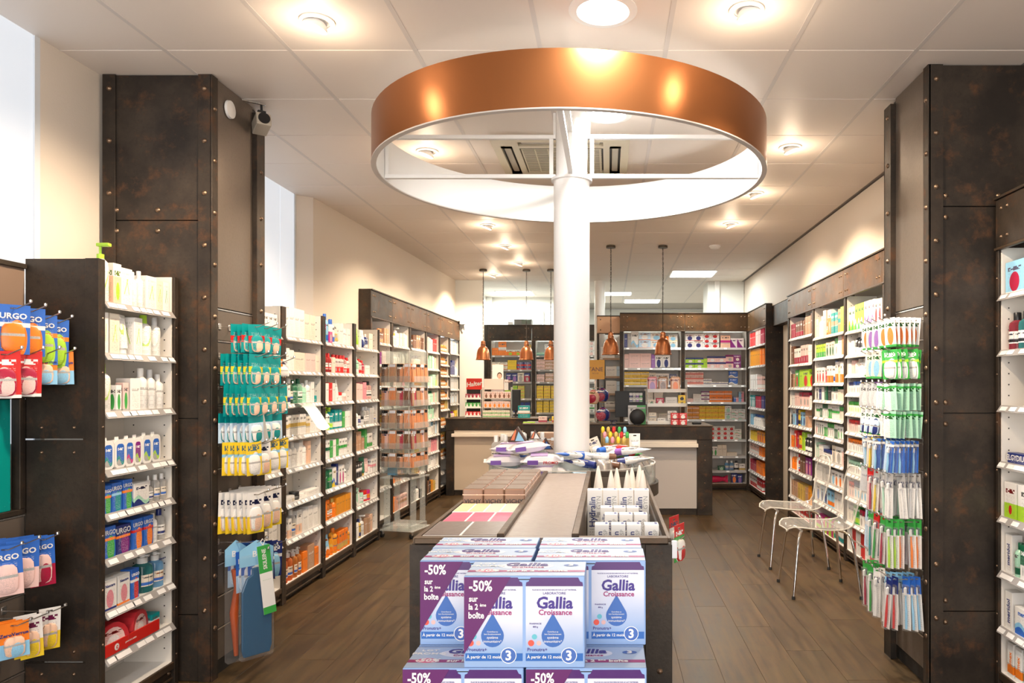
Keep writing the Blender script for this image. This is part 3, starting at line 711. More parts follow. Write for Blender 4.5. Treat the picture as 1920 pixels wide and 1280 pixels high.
shelf_fill(L3, 0, 'c 4 16 lime green plain; t 6 16 lime green plain; c 5 15 white grey plain; t 11 16 white navy wave 1 1 navy; b 5 13 navy white band; c 9 14 cream grey plain')
shelf_fill(L3, 1, 'b 6 15 clearmint white band 1 1 green; b 6 15 mint white band; b 6 13 rose red band;b 5 12 crimson red band; f 12 8 white grey plain')
shelf_fill(L3, 2, 'c 3 14 lime green plain; c 8 14 rose pink plain; c 8 13.5 rose crimson plain; c 8 15 pink rose plain; b 7 16 clearrose black band 2')
shelf_fill(L3, 3, 'b 5 13 white white plain 2; j 7 8 navy silver band; j 7 7 silver black plain 1; b 6 15 clear silver band 2; c 5 14 silver grey plain 2; b 5 15 clear white plain')
shelf_fill(L3, 4, 'c 8 8 tan copper plain 2 2 gold; c 7 10 tan gold plain; c 6 17 green white plain; c 12 13 white green band')
shelf_fill(L3, 5, 'c 6 13 black white stripe 3; t 8 16 darkgreen gold plain 1 1 gold; t 7 14 rose white plain; j 7 6 white white plain; c 5 12 white pink stripe 2')
shelf_fill(L3, 6, 'c 9 15 mint white wave; t 6 14 white teal plain; j 8 9 white mint band; j 8 10 white red band; j 7 9 orange magenta band')
shelf_fill(L3, 7, 'b 5 17 brown navy band; t 6 14 white blue plain; b 5 16 gold navy band; p 6 18 white white band; c 7 14 tan rose plain; c 5 13 tan gold plain; c 6 15 peach tan plain')
# tall run with riveted fascia
ty = [6.75, 7.36, 7.98, 8.62, 9.25, 9.76, 10.33]
TALL = []
for i, (a, b) in enumerate(zip(ty, ty[1:])):
    xa = -2.20 + (a - 6.75) * .0252
    lv = LV_H if i < 4 else ([1.85, 1.69, 1.55, 1.41, 1.26, 1.11, .9, .7, .5, .3, .12] if i == 4 else [1.86, 1.56, 1.37, 1.17, .95, .7, .45, .12])
    lb = ['tall fascia bay hidden behind the last low bay', 'tall fascia bay behind the clear spinner, its first visible one', 'tall fascia bay with brown bottles on its top shelf',
          'tall fascia bay of mint green goods', 'narrow tall fascia bay of golden perfume bottles', 'last tall fascia bay by the return wall'][i]
    TALL.append(bay('h', lb, (xa, a), 90 - 1.44, (b - a) / math.cos(R(1.44)), .22, lv, 2.08, fascia=(2.06, 2.30), short=['concealed tall bay', 'spinner-side tall bay', 'third tall bay', 'mint tall bay', 'perfume tall bay', 'last tall bay'][i], tagstep=.12, fm=STEEL if i == 0 else None))
obj('end_panel', MB().cbox(-.012, -.001, -.014, .24, 0, 2.31, .001).mesh('ep', [STEEL]), TALL[0].root)
H1, H2, H3, H4, H5, H6 = TALL
rnd = random.Random(3)
shelf_fill(H1, 0, '_ 25; b 6 14 brown copper band 2; c 6 15 tan crimson plain 2'); shelf_fill(H1, 1, '_ 20; c 5 12 purple lilac plain 2; c 5 13 rose violet plain 2')
for n in (2, 3, 4, 5): shelf_fill(H1, n, '_ 32; ' + rnd.choice(['c 6 13 tan rose plain 2', 'b 5 14 rose white plain 2', 'c 5 12 gold amber band 3']))
shelf_fill(H2, 0, 'b 6 14 gold white plain 1; b 6 13 cream gold plain 2; p 8 19 white white plain; c 8 14 cream grey plain 2; c 7 13 white grey plain')
shelf_fill(H2, 1, 'b 6 12 white white plain 4; c 5 11 white grey plain 2; b 5 13 cream white plain')
for n, s in zip(range(2, 8), ['c 7 14 rose tan plain 4;b 5 12 pink white plain 2', 'c 6 12 tan rose band 3; b 6 14 rose white plain 3', 'j 7 6 peach white plain 3; c 6 13 rose pink blob 3', 'b 6 14 clearrose white plain 3; c 6 12 tan copper plain 3', 't 6 15 orange white top 3; c 6 13 amber orange plain 3', 'c 10 14 orange yellow plain; c 6 12 peach white plain 3; b 6 14 lilac white plain']): shelf_fill(H2, n, s)
shelf_fill(H2, 8, 'c 14 15 orange amber plain; b 7 14 orange orange plain; c 6 14 rose tan stripe 4')
shelf_fill(H3, 0, 'b 6 14 brown black band 2; c 6 15 brown copper plain 2;c 7 16 tan brown blob 2; c 6 14 brown gold plain 2')
shelf_fill(H3, 1, 'j 7 7 white white plain; b 5 10 clearamber white plain; p 7 13 cream navy plain 2;p 6 14 white black plain 2')
for n, s in zip(range(2, 8), ['_ 10; c 7 12 navy white band; c 7 12 rose amber band 2; j 7 6 gold white plain 2', 'c 6 16 gold yellow blob 4; c 6 15 tan gold plain 2', 'c 7 15 cream orange plain 3; b 6 15 rose gold plain 3', 'c 6 13 white crimson top 3; c 6 15 rose white plain 3', 'c 8 12 cream yellow plain 2; c 8 14 yellow white band 2; c 7 13 white gold plain', 'c 7 14 gold green plain 4;b 6 13 clearamber gold plain']): shelf_fill(H3, n, s)
shelf_fill(H3, 8, 'c 12 8 black gold plain 1 2; c 8 15 black white blob; b 7 15 white black plain 2; c 8 10 black white plain')
shelf_fill(H4, 0, 'c 7 17 rose white plain 2; c 7 16 cream lime plain; c 6 15 white rose plain; c 8 16 red crimson plain 2')
shelf_fill(H4, 1, 'b 7 16 mint lime plain 2; c 7 16 mint white plain 2; c 6 15 white mint plain; c 6 14 peach rose plain')
shelf_fill(H4, 2, 't 6 16 mint lime top; b 6 10 mint white plain 2; c 6 12 white mint plain; c 7 14 mint white plain 2; b 6 11 lime mint plain')
shelf_fill(H4, 3, 'b 5 14 red white plain; b 6 13 white green plain 2; b 6 14 mint darkgreen plain 2; c 6 12 rose mint plain; c 6 12 mint white plain')
shelf_fill(H4, 4, 'c 10 16 mint white plain; b 7 17 mint darkgreen plain; c 10 17 mint white band; c 7 13 mint lime plain')
shelf_fill(H4, 5, 'c 7 16 white rose plain 2; b 7 17 white white band; c 8 15 white sky top; c 8 16 white grey blob; c 8 15 paleblue sky plain')
shelf_fill(H4, 6, 'c 7 15 rose white plain 3; c 8 14 pink rose plain 3'); shelf_fill(H4, 7, 'b 8 17 mint teal plain; b 8 18 white mint plain 3; c 8 14 white grey plain')
shelf_fill(H4, 8, 'b 7 16 gold white plain; c 7 15 brown copper plain; b 7 19 black black plain; c 8 14 amber gold plain; c 9 12 gold yellow plain')
for n in range(0, 9): shelf_fill(H5, n, rnd.choice(['b 6 10 clearamber gold band 4; c 6 11 gold brown plain 2', 'b 6 9.5 clearamber gold band 6', 'c 6 11 gold yellow plain; b 6 10 clearamber gold band 4; j 6 7 amber black plain']))
shelf_fill(H6, 0, 'c 8 17 grey silver plain; c 10 18 paleblue silver plain; c 12 17 silver white plain; c 10 18 paleblue white plain')
shelf_fill(H6, 1, 'c 8 17 navy crimson plain 2; c 8 20 navy violet plain 2; b 7 12 paleblue white plain 2'); shelf_fill(H6, 2, 'c 9 16 silver grey plain 5'); shelf_fill(H6, 3, 'c 14 15 silver paleblue blob 3'); shelf_fill(H6, 4, 'b 6 12 lime purple plain 2; b 6 11 rose purple plain 3; c 6 12 yellow navy plain 2')

# ---- right hand wall run (image-left end of each bay is the far end)
RXX = 1.93
LV_R1 = [1.908, 1.636, 1.397, 1.21, 1.01, .773, .545, .27, .10]
LV_R2 = [1.86, 1.67, 1.44, 1.285, 1.13, .965, .75, .56, .36, .10]
LV_R3 = [1.85, 1.66, 1.505, 1.354, 1.20, 1.05, .895, .72, .53, .335, .10]
ry = [7.80, 6.87, 5.95, 5.11, 4.30]
RB = []
for i, lv in enumerate((LV_R1, LV_R2, LV_R3, LV_R3)):
    lb = ['tall rust-toned fascia bay at the far end of the chair-side wall', 'tall rust-toned fascia bay behind the clear chairs', 'tall rust-toned fascia bay with dark syrup bottles', 'tall fascia bay mostly behind the hanging toothbrushes'][i]
    RB.append(bay('r', lb, (RXX, ry[i]), -90, ry[i] - ry[i + 1], .25, lv, 2.15, fascia=(2.14, 2.36), short=['chair-wall end bay', 'chair-wall middle bay', 'syrup bay', 'toothbrush-side bay'][i], tagstep=.085, posts=(1, 0) if i < 3 else (1, 1), post_w=.05, wide=i > 0))
R1, R2, R3, R4 = RB
shelf_fill(R1, 0, 'c 8 15 crimson red plain 2; c 8 16 brown crimson band 3; b 8 21 brown cream plain; c 10 18 tan copper plain 2; c 9 20 brown tan plain')
shelf_fill(R1, 1, 'c 10 19 brown crimson plain; c 8 16 white crimson low 3; c 8 18 rose crimson low 3; c 6 17 white rose plain 2')
shelf_fill(R1, 2, 'c 6 14 brown green plain; c 8 14 tan lime plain; c 14 18 green red blob; c 12 18 lime green plain; c 22 18 lime red blob')
shelf_fill(R1, 3, 'c 7 11 white rose plain 2; c 6 13 rose white plain 3; c 12 14 rose crimson top 3; c 7 11 white crimson plain 2')
shelf_fill(R1, 4, 'c 6 10 black sky plain; c 10 17 sky white top; c 8 18 navy white plain; c 8 16 yellow black band; c 8 14 sky navy blob 2; c 10 17 tan brown plain')
shelf_fill(R1, 5, 'c 6 12 orange black plain 2; c 8 18 red gold blob; c 8 17 crimson yellow plain; c 8 14 yellow red band; c 9 18 lime green plain; b 7 17 black white band 3')
shelf_fill(R1, 6, 'b 8 16 orange white plain 2; b 7 17 white red plain; b 8 15 clearred white plain; c 9 18 brown gold plain 2; c 9 17 purple pink blob 2')
shelf_fill(R1, 7, 'c 8 16 tan gold plain 3; c 8 16 gold cream plain 3; c 10 15 tan cream plain; c 8 18 amber yellow plain'); shelf_fill(R1, 8, 'c 10 12 rose white plain 3; c 10 10 red white band 3')
shelf_fill(R2, 0, 'c 7 17 cream rose plain; b 7 19 white white plain 2; c 8 23 rose white plain; b 7 16 clearamber yellow plain; c 9 22 orange white top; c 9 18 teal tan stripe 2; c 8 20 copper teal stripe; c 10 21 lime green plain 2')
shelf_fill(R2, 1, 'c 7 12 lime green low 4; c 8 13 cream darkgreen blob 3; c 8 15 white green top; c 10 17 white grey plain; c 9 16 copper orange plain')
shelf_fill(R2, 2, 'c 8 14 white red blob 3; b 7 14 crimson red plain; c 7 15 white orange low 2; b 6 19 white blue band; c 6 18 white orange low; b 8 18 peach white plain; c 6 17 white orange low 2')
shelf_fill(R2, 3, 'c 8 12 white black blob; c 7 10 navy white plain 1 ; c 7 12 white cream plain; c 8 13 darkgreen gold plain; c 10 13 black green plain; c 8 12 white darkgreen top 2; c 7 10 cream black plain 2')
shelf_fill(R2, 4, 'c 4 12 white green stripe 2; c 4 12 darkgreen white top 2;c 4 12 white darkgreen top 3; c 4 12 green white top 2; c 4 12 white green stripe 4;c 4 11 cream green top 3')
shelf_fill(R2, 5, 'c 4 12 white red blob; c 5 12 white darkgreen blob 3; c 4 12 green white top 2; c 5 12 white green top 3; c 4.5 12 darkgreen white top 2; c 5 11 white green blob 3')
shelf_fill(R2, 6, 'c 8 14 mint white blob; c 7 13 white darkgreen plain 2; c 12 10 white navy top 2; c 10 15 cream grey blob; c 16 15 white grey blob; c 10 12 rose crimson plain')
shelf_fill(R2, 7, 'c 8 13 silver navy plain 2; c 8 12 grey white plain 3; c 10 13 white sky blob; c 8 13 white orange blob 3')
shelf_fill(R2, 8, 'c 12 16 white blue blob; c 10 15 paleblue navy blob 2; c 8 14 sky orange band 2; c 8 15 white rose plain 3'); shelf_fill(R2, 9, 'c 12 13 magenta lime band 2; c 12 14 lime magenta half 2; c 8 15 white teal band 3')
shelf_fill(R3, 0, 'c 7 19 white lime wave 2 1 green; c 7 20 lime white wave 3 1 green; c 7 20 white violet wave 3 1 lilac; c 7 19 white red blob 3; c 14 8 lilac violet plain')
shelf_fill(R3, 1, 'c 6 10 white grey plain 1; c 6 11 white grey plain 1;b 8 17 black white low 1 1; b 6 15 black white low 2; c 8 15 white green plain;b 9 17 black white low 2; b 9 19 brown white low; b 8 17 black white low')
shelf_fill(R3, 2, 'c 6 9 white grey plain; c 6 11 rose white plain;b 9 12 cream white plain; b 10 12 white white blob 1 1 rose; b 9 11 white white blob 5 1 rose')
shelf_fill(R3, 3, 'c 4 9 white navy top 3; c 5 9.5 white blue top 3 1; c 4 9 white gold top 2; c 4 9 rose white top 5; c 5 9 white violet top 5')
shelf_fill(R3, 4, 'c 3.6 9 white green top 18 1 lime')
shelf_fill(R3, 5, 'c 3.8 9.5 rose red top 5; c 3.8 9.5 white crimson top 3; c 5 9 peach yellow top 7 1 orange')
shelf_fill(R3, 6, 'c 3.8 10 white orange top 8; c 4.5 9.5 rose pink top 9')
shelf_fill(R3, 7, 'c 5 10 white mint top 9; c 4.5 11 peach teal top 4;c 5 9 rose copper top 5')
shelf_fill(R3, 8, 'c 6 12 rose red top 2; c 7 14 white navy top 5 1 sky; c 7 13 white orange blob 3; c 9 10 rose white low')
shelf_fill(R3, 9, 'c 6 13 cream grey top 2; c 7 15 green lime band 2; c 7 13 white crimson top 2; c 9 11 rose gold top; c 8 12 mint white top 4')
shelf_fill(R3, 10, 'c 18 11 white red half 4 2')
for n, s in zip(range(11), ['c 8 18 sky blue plain 9', 'c 8 14 white grey plain 8', 'c 8 13 white rose plain 8', 'c 6 12 rose white plain 10', 'c 6 10 mint white plain 8', 'c 6 12 white orange top 10', 'c 7 12 white sky top 9', 'c 8 12 rose red plain 8', 'c 8 14 white navy top 8', 'c 8 14 navy violet plain 8', 'c 12 12 white red blob 5']):
    if n in (0, 2, 4, 6, 8): shelf_fill(R4, n, s.rsplit(' ', 1)[0] + ' 3')
# corner: side bay facing the aisle and its blind panel
LV_S = [1.93, 1.67, 1.37, 1.13, .90, .70, .535, .30, .10]
S1 = bay('s', 'tall bay turned sideways at the corner of the back counter shelving', (1.90, 9.86), -90, 1.12, .22, LV_S, 2.15, fascia=(2.15, 2.39), short='corner side bay', tagstep=.16, post_w=.04)
obj('end_panel', MB().cbox(1.122, 1.14, -.016, .21, 0, 2.40, .002).mesh('ep', [STEEL]), S1.root)
for z in (.3, .6, .98, 1.35, 1.7, 2.05):
    for y in (.05, .15): obj('rivet', rvm, S1.root, T((1.14, y, z)) @ RY(90) @ Matrix.Scale(.7, 4))
for n, s in enumerate(['c 10 18 red pink plain 3; c 10 20 rose crimson plain 3; c 10 19 crimson red plain 3', 'c 14 22 amber orange plain 4; c 12 20 orange yellow plain 2', 'c 10 19 white rose plain 4; c 9 16 rose white band 3', 'c 10 16 teal white blob 3; c 8 15 crimson orange plain 4; c 8 16 navy violet plain 2',
        'c 8 14 sky blue plain 2; b 8 14 white blue plain 5', 'c 14 12 yellow orange plain 3; c 12 14 amber red blob 3', 'c 10 12 rose white band 5; c 10 11 orange rose plain 2', 'c 9 14 crimson orange plain 4; c 9 16 orange red plain 4', 'c 10 12 white red low 4; c 10 14 red white band 3']): shelf_fill(S1, n, s)
structure('door_1', MB().cbox(2.05, 2.10, 7.84, 8.55, 0, 2.12, .003), [CREAMP])
obj('steel_header', MB().cbox(1.96, 2.12, 7.84, 8.70, 2.12, 2.36, .003).mesh('sh', [STEEL]), bpy.data.objects['door_1'])

# ---- back shelving behind the right hand till
LV_B = [1.926, 1.651, 1.42, 1.19, .957, .683, .459, .264, .09]
BX0 = .16
BR1 = bay('b', 'back shelf bay behind the monitor and counter displays', (BX0, 9.9), 0, .88, .34, LV_B, 2.16, fascia=(2.16, 2.39), short='back monitor bay', tagstep=.28, post_w=.05, posts=(1, 1))
BR2 = bay('b', 'back shelf bay of boxed medicines next to the corner', (BX0 + .88, 9.9), 0, .865, .34, LV_B, 2.16, fascia=(2.16, 2.39), short='back corner bay', tagstep=.28, post_w=.03, posts=(0, 1))
shelf_fill(BR1, 0, 'c 4 19 navy white plain; c 5 19 grey paleblue plain; c 10 22 white sky wave 1; c 16 10.5 paleblue white blob 1 2 orange; c 16 10 white sky blob 1 2 orange; c 8 16 orange peach plain; c 12 9 white sky blob 2 2 yellow')
shelf_fill(BR1, 1, 'c 6 19 rose tan plain; c 15 10 rose white plain 2 2; c 5 19 violet navy plain; c 10 18 white navy blob 2 1 black; _ 8; c 13 17 white blue wave 2 1 rose')
shelf_fill(BR1, 2, 'c 11 6 yellow white stripe 3 3 amber; c 9 17 cream orange blob 1; c 9 16 white sky blob 2; c 10 15 navy white stripe 2')
shelf_fill(BR1, 3, 'c 12 6 rose white plain 2 2; c 12 9 white grey plain 2 2'); shelf_fill(BR1, 4, 'c 14 8 white violet plain 4')
shelf_fill(BR2, 0, 'c 11.5 9.5 white navy blob 2 2 red; c 11 6.5 white red blob 2 3 navy; _ 2; c 13 17 peach magenta stripe; c 9 13 white purple diag 3 1 violet')
shelf_fill(BR2, 1, 'c 12 7 lime navy top 2 2 white; c 5 13 lime green plain; c 12.5 8 rose navy top 2 2 white; c 10 9 rose purple top 1 2; c 10 9 purple violet top 2 2 white')
shelf_fill(BR2, 2, 'c 12 6 rose red stripe 2 3 orange; c 11 4.2 white navy stripe 1 2; c 11 4.5 white navy stripe 2; _ 1; c 12 9.5 blue white wave 2 2')
shelf_fill(BR2, 3, 'c 10 5 rose white plain; c 11 5.5 white rose plain 1 2;c 11 4.8 white purple top 1 3; c 10 7.5 orange rose stripe 3 2; _ 2; c 7 7 blue pink half 1 1; c 7 7 sky pink half 1 2; c 7 7 blue red half')
shelf_fill(BR2, 4, 'c 9 6 amber rose stripe 2 3; c 8.4 6 yellow amber stripe 4 3 orange; c 9 9 white mint blob 1 2; c 9 7 white rose wave 2 2 mint')
shelf_fill(BR2, 5, '_ 25; c 7 18 yellow orange plain; c 8.5 6 white red blob 4 3; c 9 7 white mint wave 2 2 rose')
shelf_fill(BR2, 6, '_ 28; c 5 13 white green blob 3; c 6 15 cream grey plain 2; c 14 5 cream brown plain 1 1; c 14 4 white grey stripe 1 3')
shelf_fill(BR2, 7, '_ 44; c 9 6 darkgreen mint blob; b 6 13 clearsky white band 2; b 6.5 13 white black band; c 8 9 white gold band')
# pink dryer lies on the bottom shelf
hd = empty('hair_dryer', T((1.04 + .44, 9.98, .092)), 'bright pink hair dryer lying on the bottom shelf of the back corner bay', 'hair dryer')
pk = mat('pink_plastic', (.75, .02, .12), .3)
obj('barrel', MB().lathe([(.0, 0), (.038, .004), (.046, .05), (.042, .15), (.03, .20), (.036, .235)], 16).mesh('brl', [pk], smooth=True), hd, T((-.12, 0, .048)) @ RY(90))
obj('handle', MB().tube([(-.07, 0, .05), (-.10, -.05, .035), (-.13, -.11, .022)], [.022, .020, .018], 10).mesh('hdl', [pk], smooth=True), hd)
obj('nozzle', MB().prism([(.10, .02), (.155, .0), (.155, .105), (.10, .078)], -.012, .012).mesh('noz', [pk]), hd)
shelf_fill(BR2, 8, '_ 62; c 8 14 navy orange blob 1; c 7 12 navy violet blob 1; c 6 7 white orange band')
# narrow angled bay left of the copper strip
C1 = bay('c', 'narrow angled bay of white boxes with copper coloured header', (-.155, 10.25), 0, .34, .30, [1.80, 1.545, 1.305, 1.075, .85, .5, .1], 2.15, fascia=(2.15, 2.385), short='angled copper bay', tagstep=3, post_w=.03, posts=(1, 0), fm=mat('bright_copper_header', (.50, .28, .15), .4, .3), lipm=mat('tan_shelf_edge', (.45, .33, .25), .5))
for n, s in enumerate(['c 20 16 white rose plain', '_ 8; c 15 14 white grey plain; c 5 14 paleblue white plain', '_ 8; c 15 18 white grey plain; c 5 17 paleblue grey plain', '_ 6; c 18 12 white grey band', 'c 7 8 navy white stripe 3 1']): shelf_fill(C1, n, s)
# ---- back shelving behind the left hand till
LV_BL = [1.886, 1.663, 1.47, 1.21, .99, .80, .5, .1]
BL = []
for i in range(3):
    BL.append(bay('b', ['back shelf bay of orange and yellow boxes behind the sweets display', 'back shelf bay between the hanging lamp and the column', 'back shelf bay seen just past the column'][i],
        (-1.90 + i * .70, 11.5), 0, .70, .34, LV_BL, 2.13, fascia=(2.13, 2.36), short=['sweets back bay', 'mid back bay', 'column back bay'][i], tagstep=.25, post_w=.06, posts=(1, 1 if i == 2 else 0), fm=STEEL))
obj('end_panel', MB().cbox(-.10, -.001, -.016, .34, 0, 2.37, .002).mesh('ep', [STEEL]), BL[0].root)
for n, s in enumerate(['c 10 12 orange copper plain; c 12 22 orange white stripe; c 12 9 orange white top 2 1 lime; c 6 12 brown lime plain; c 9 17 gold orange plain;c 6 14 cream grey plain', 'c 12 6 cream orange wave 2 2; c 14 7.5 yellow amber plain 1 2; c 11 6 navy red low 2 2',
        '_ 22; c 9 14 navy violet blob 2; c 10 15 cream grey blob; c 9 14 crimson navy top 2', '_ 20; c 8 5.5 lime yellow stripe 1 4; c 10 5 lime green stripe 1 4;c 10 5 gold lime stripe 1 4', '_ 30; c 9 16 navy grey plain 3', 'c 9 10 yellow amber plain 5']): shelf_fill(BL[0], n, s)
for n, s in enumerate(['c 12 5 mint teal band; c 11 9 white sky blob 1 2 navy; c 11 9 sky white top 1 2 navy; c 12 12 sky white blob 2', 'c 13 5.5 rose tan stripe 1 3; c 13 5.5 tan rose stripe 4 3', 'c 12 6 rose tan stripe 1 2; c 13 7 tan rose stripe 1 2; c 12 6 grey rose stripe 2 2', 'c 10 5 yellow amber stripe 5 4', 'c 9 5 yellow gold stripe 5 4', '_ 10; c 12 9 yellow gold plain; c 10 10 rose crimson plain; c 10 12 white rose plain']): shelf_fill(BL[1], n, s)
for n, s in enumerate(['c 10 8 white rose blob 5 3', 'c 9 6 white rose wave 6 3', 'c 12 12 white navy plain 4', 'c 9 8 white teal wave 2 2; c 9 8 lime teal top 4 2', 'c 10 8 white green top 5 2', 'c 10 10 cream green plain 5']): shelf_fill(BL[2], n, s)
# ---- near cabinet on the right edge
LV_F = [1.83, 1.577, 1.325, 1.07, .822, .571, .319, .11]
FB = bay('f', 'dark steel cabinet bay with toothpaste and mouthwash, in front of the riveted pillar', (1.80, 3.37), -90, .95, .30, LV_F, 2.05, fascia=(2.05, 2.27), short='toothpaste cabinet', wide=True, tagstep=.075, post_w=.022, fm=STEEL)
fspec = {0: 'c 15 14.5 sky crimson blob 5 1 white', 1: 'b 7 17 clearcrimson black band 1 1 navy; b 7 17 clearteal black band 5 1 navy', 2: '_ 18; c 18 12 navy crimson wave 3 2 white',
    4: 'c 9.5 16 white lime low 1 1 red; c 20 16 white lime low', 5: 'c 5 17.5 white crimson plain 1 1 magenta @|meridol/navy; b 5 15 mint darkgreen band; c 4 15 darkgreen white low; c 4 16 crimson white blob 4; c 5 17 crimson red blob 5',
    6: 'c 5.5 17 white crimson plain 1 1 magenta @|meridol/navy; _ 1; c 14 12 white sky wave 1 1 blue @meridol/blue; c 14 12 white sky wave 2', 7: '_ 2; c 5 15 white orange band 1 1 @|elmex/orange; c 5 15 white orange band 1 1 @|elmex/orange; c 6 15.5 white teal band 4 1 @|elmex/orange'}
for n, s in fspec.items(): shelf_fill(FB, n, s)
def flatbox(M, w, h, dd, P, txt, col, label, group):
    o = place(P, M, label, group); obj('lettering', text_mesh(txt, h * .75, col, .02, sx=1.0), o, T((-w * .08, -dd / 2 - .0006, h * .52))); return o
gF = 'toothpaste cartons lying in the cabinet'
Pg = proto('c', 18, 4.6, 'navy', 'white', 'plainx', 'sky', 5); Pl = proto('c', 19, 4.6, 'white', 'lime', 'halfx', 'green', 5)
flatbox(FB.M @ T((.14, .04, LV_F[3] + .0)), .18, .046, .05, Pg, 'ELGYDIUM', 'white', 'navy toothpaste carton lying on the fourth shelf of the toothpaste cabinet', gF)
for k in range(2):
    flatbox(FB.M @ T((.125 + k * .008, .04, LV_F[4] + .001 + (1 - k) * .048)), .19, .046, .05, Pl, 'Fluocaril', 'black', ['upper', 'lower'][k] + ' lime and white toothpaste carton of the lying pair, toothpaste cabinet', gF)
Pl2 = proto('c', 20, 6, 'white', 'lime', 'half', 'green', 5)
# ================================================================== CEILING FITTINGS
def wobble(n): return ['first', 'second', 'third', 'fourth', 'fifth'][n]
sl_where = ['in front of the hoop, over the near low shelving', 'in front of the hoop, beside the large round downlight', 'seen through the copper hoop, beside the air conditioner', 'just outside the hoop on the chair side', 'on the chair side, second past the hoop',
            'beyond the hoop on the perfume side', 'on the chair side, third past the hoop', 'over the perfume side, second past the hoop', 'over the perfume side, third past the hoop', 'by the first pendant canopy']
for i, (x, y) in enumerate(SPOTS):
    s = 1 if x > 0 else -1
    t = empty('ceiling_spotlight', T((x, y, CEIL)), f'small warm ceiling spotlight, {sl_where[i]}', 'spotlight', 'gimbal spotlights in the ceiling')
    obj('trim_ring', MB().lathe([(.068, 0), (.070, -.006), (.060, -.012), (.050, -.010), (.050, -.004)], 24).mesh('tr', [PAINTW], smooth=True), t)
    g = obj('lamp_head', MB().lathe([(.034, .0), (.048, -.020), (.050, -.030), (.046, -.031), (.040, -.026)], 20).mesh('lh', [PAINTW], smooth=True), t, RY(-s * 20))
    obj('lamp_face', MB().lathe([(.0, -.0275), (.041, -.0265)], 20).mesh('lf', [LAMPW]), g)
for i, (x, y) in enumerate(ROUND):
    t = empty('round_downlight', T((x, y, CEIL)), ['large round recessed downlight at the top edge above the copper hoop', 'large round recessed downlight seen through the copper hoop'][i], 'downlight')
    obj('trim_ring', MB().lathe([(.135, 0), (.137, -.006), (.105, -.012), (.098, -.004)], 32).mesh('tr', [PAINTW], smooth=True), t)
    obj('diffuser', MB().lathe([(0, -.008), (.099, -.007)], 32).mesh('df', [LAMPC]), t)
for i, (x, y, a, b) in enumerate(PANELS):
    t = empty('light_panel', T((x, y, CEIL)), ['large square light panel by the far end of the chair-side wall', 'square light panel above the back office picture', 'light panel next to the slim far column', 'light panel farthest from the tills'][i], 'ceiling light')
    obj('frame', MB().box(-a/2-.02, a/2+.02, -b/2-.02, b/2+.02, -.008, -.002).mesh('fr', [PAINTW]), t)
    obj('diffuser', MB().box(-a/2, a/2, -b/2, b/2, -.014, -.0085).mesh('df', [PANELG]), t)
t = obj('smoke_detector', MB().lathe([(.06, 0), (.062, -.012), (.045, -.03), (.03, -.036), (0, -.038)], 20).mesh('sd', [PAINTW], smooth=True), None, T((1.14, 7.8, CEIL)))
tag(t, 'white round smoke detector on the ceiling past the last chair-side spotlight', 'smoke detector')
# air conditioning cassette
ACM = mat('aged_ivory_plastic', (.66, .58, .42), .4)
ac = empty('air_conditioner', T((-.29, 4.78, CEIL)) , 'ivory ceiling cassette air conditioner seen through the copper hoop', 'air conditioner')
m = MB(); o1, i1 = .42, .27
for a, b, c, d in ((-o1, o1, -o1, -.37), (-o1, o1, .37, o1), (-o1, -.37, -.37, .37), (.37, o1, -.37, .37), (-.37, .37, -.30, -.26), (-.37, .37, .26, .30), (-.30, -.26, -.26, .26), (.26, .30, -.26, .26),
                   (-.37, -.26, -.37, -.30), (.26, .37, -.37, -.30), (-.37, -.26, .30, .37), (.26, .37, .30, .37)): m.box(a, b, c, d, -.026, 0)
for a, b, c, d in ((-.37, -.30, -.30, -.26), (-.37, -.30, .26, .30), (.30, .37, -.30, -.26), (.30, .37, .26, .30)): m.box(a, b, c, d, -.026, 0)
obj('panel_frame', m.mesh('pf', [ACM]), ac); obj('recess', MB().box(-.40, .40, -.40, .40, -.006, -.001).mesh('rc', [DARK]), ac)
for a, b, c, d in ((-.24, .24, -.355, -.315), (-.24, .24, .315, .355), (-.355, -.315, -.24, .24), (.315, .355, -.24, .24)):
    obj('air_flap', MB().cbox(a, b, c, d, -.020, -.014, .003).mesh('fl', [mat('dull_flap', (.40, .35, .27), .45)]), ac)
for k in range(17): obj('grille_slat', MB().box(-.25, .25, -.245 + k * .0295, -.230 + k * .0295, -.026, -.0245).mesh('gs', [ACM]), ac)
for k in range(7): obj('grille_slat', MB().box(-.25 + k * .081, -.243 + k * .081, -.25, .25, -.0268, -.0255).mesh('gs', [ACM]), ac)

# ================================================================== COPPER HOOP AND COLUMN
cx, cyy = -.199, 4.0; RR = 1.044; zb, zt = 2.545, 2.785
col = structure('column', MB().lathe([(.098, 0), (.098, 2.53), (.112, 2.532), (.112, 2.545), (.085, 2.55), (.085, CEIL)], 40, cx=cx, cyy=cyy), [mat('white_column_paint', (.93, .915, .90), .38, bump=.3, bscale=160)])
for p in col.data.polygons: p.use_smooth = True
try: col.data.set_sharp_from_angle(angle=R(35))
except Exception: pass
hp = empty('ceiling_hoop', T((cx, cyy, 0)), 'big copper fronted hoop with white inside, mounted around the white column', 'ceiling hoop')
def ringmesh(r0, r1, z0, z1, mt, n=96):
    vs = []; fs = []
    for i in range(n):
        a = 2 * math.pi * i / n
        for r, z in ((r0, z0), (r1, z0), (r1, z1), (r0, z1)): vs.append((r * math.cos(a), r * math.sin(a), z))
    for i in range(n):
        j = (i + 1) % n
        for q in range(4): fs.append((i * 4 + q, j * 4 + q, j * 4 + (q + 1) % 4, i * 4 + (q + 1) % 4))
    return MB().add(vs, fs).mesh('ring', [mt], smooth=True)
HC = newmat('copper_lacquer'); hb = HC[2]
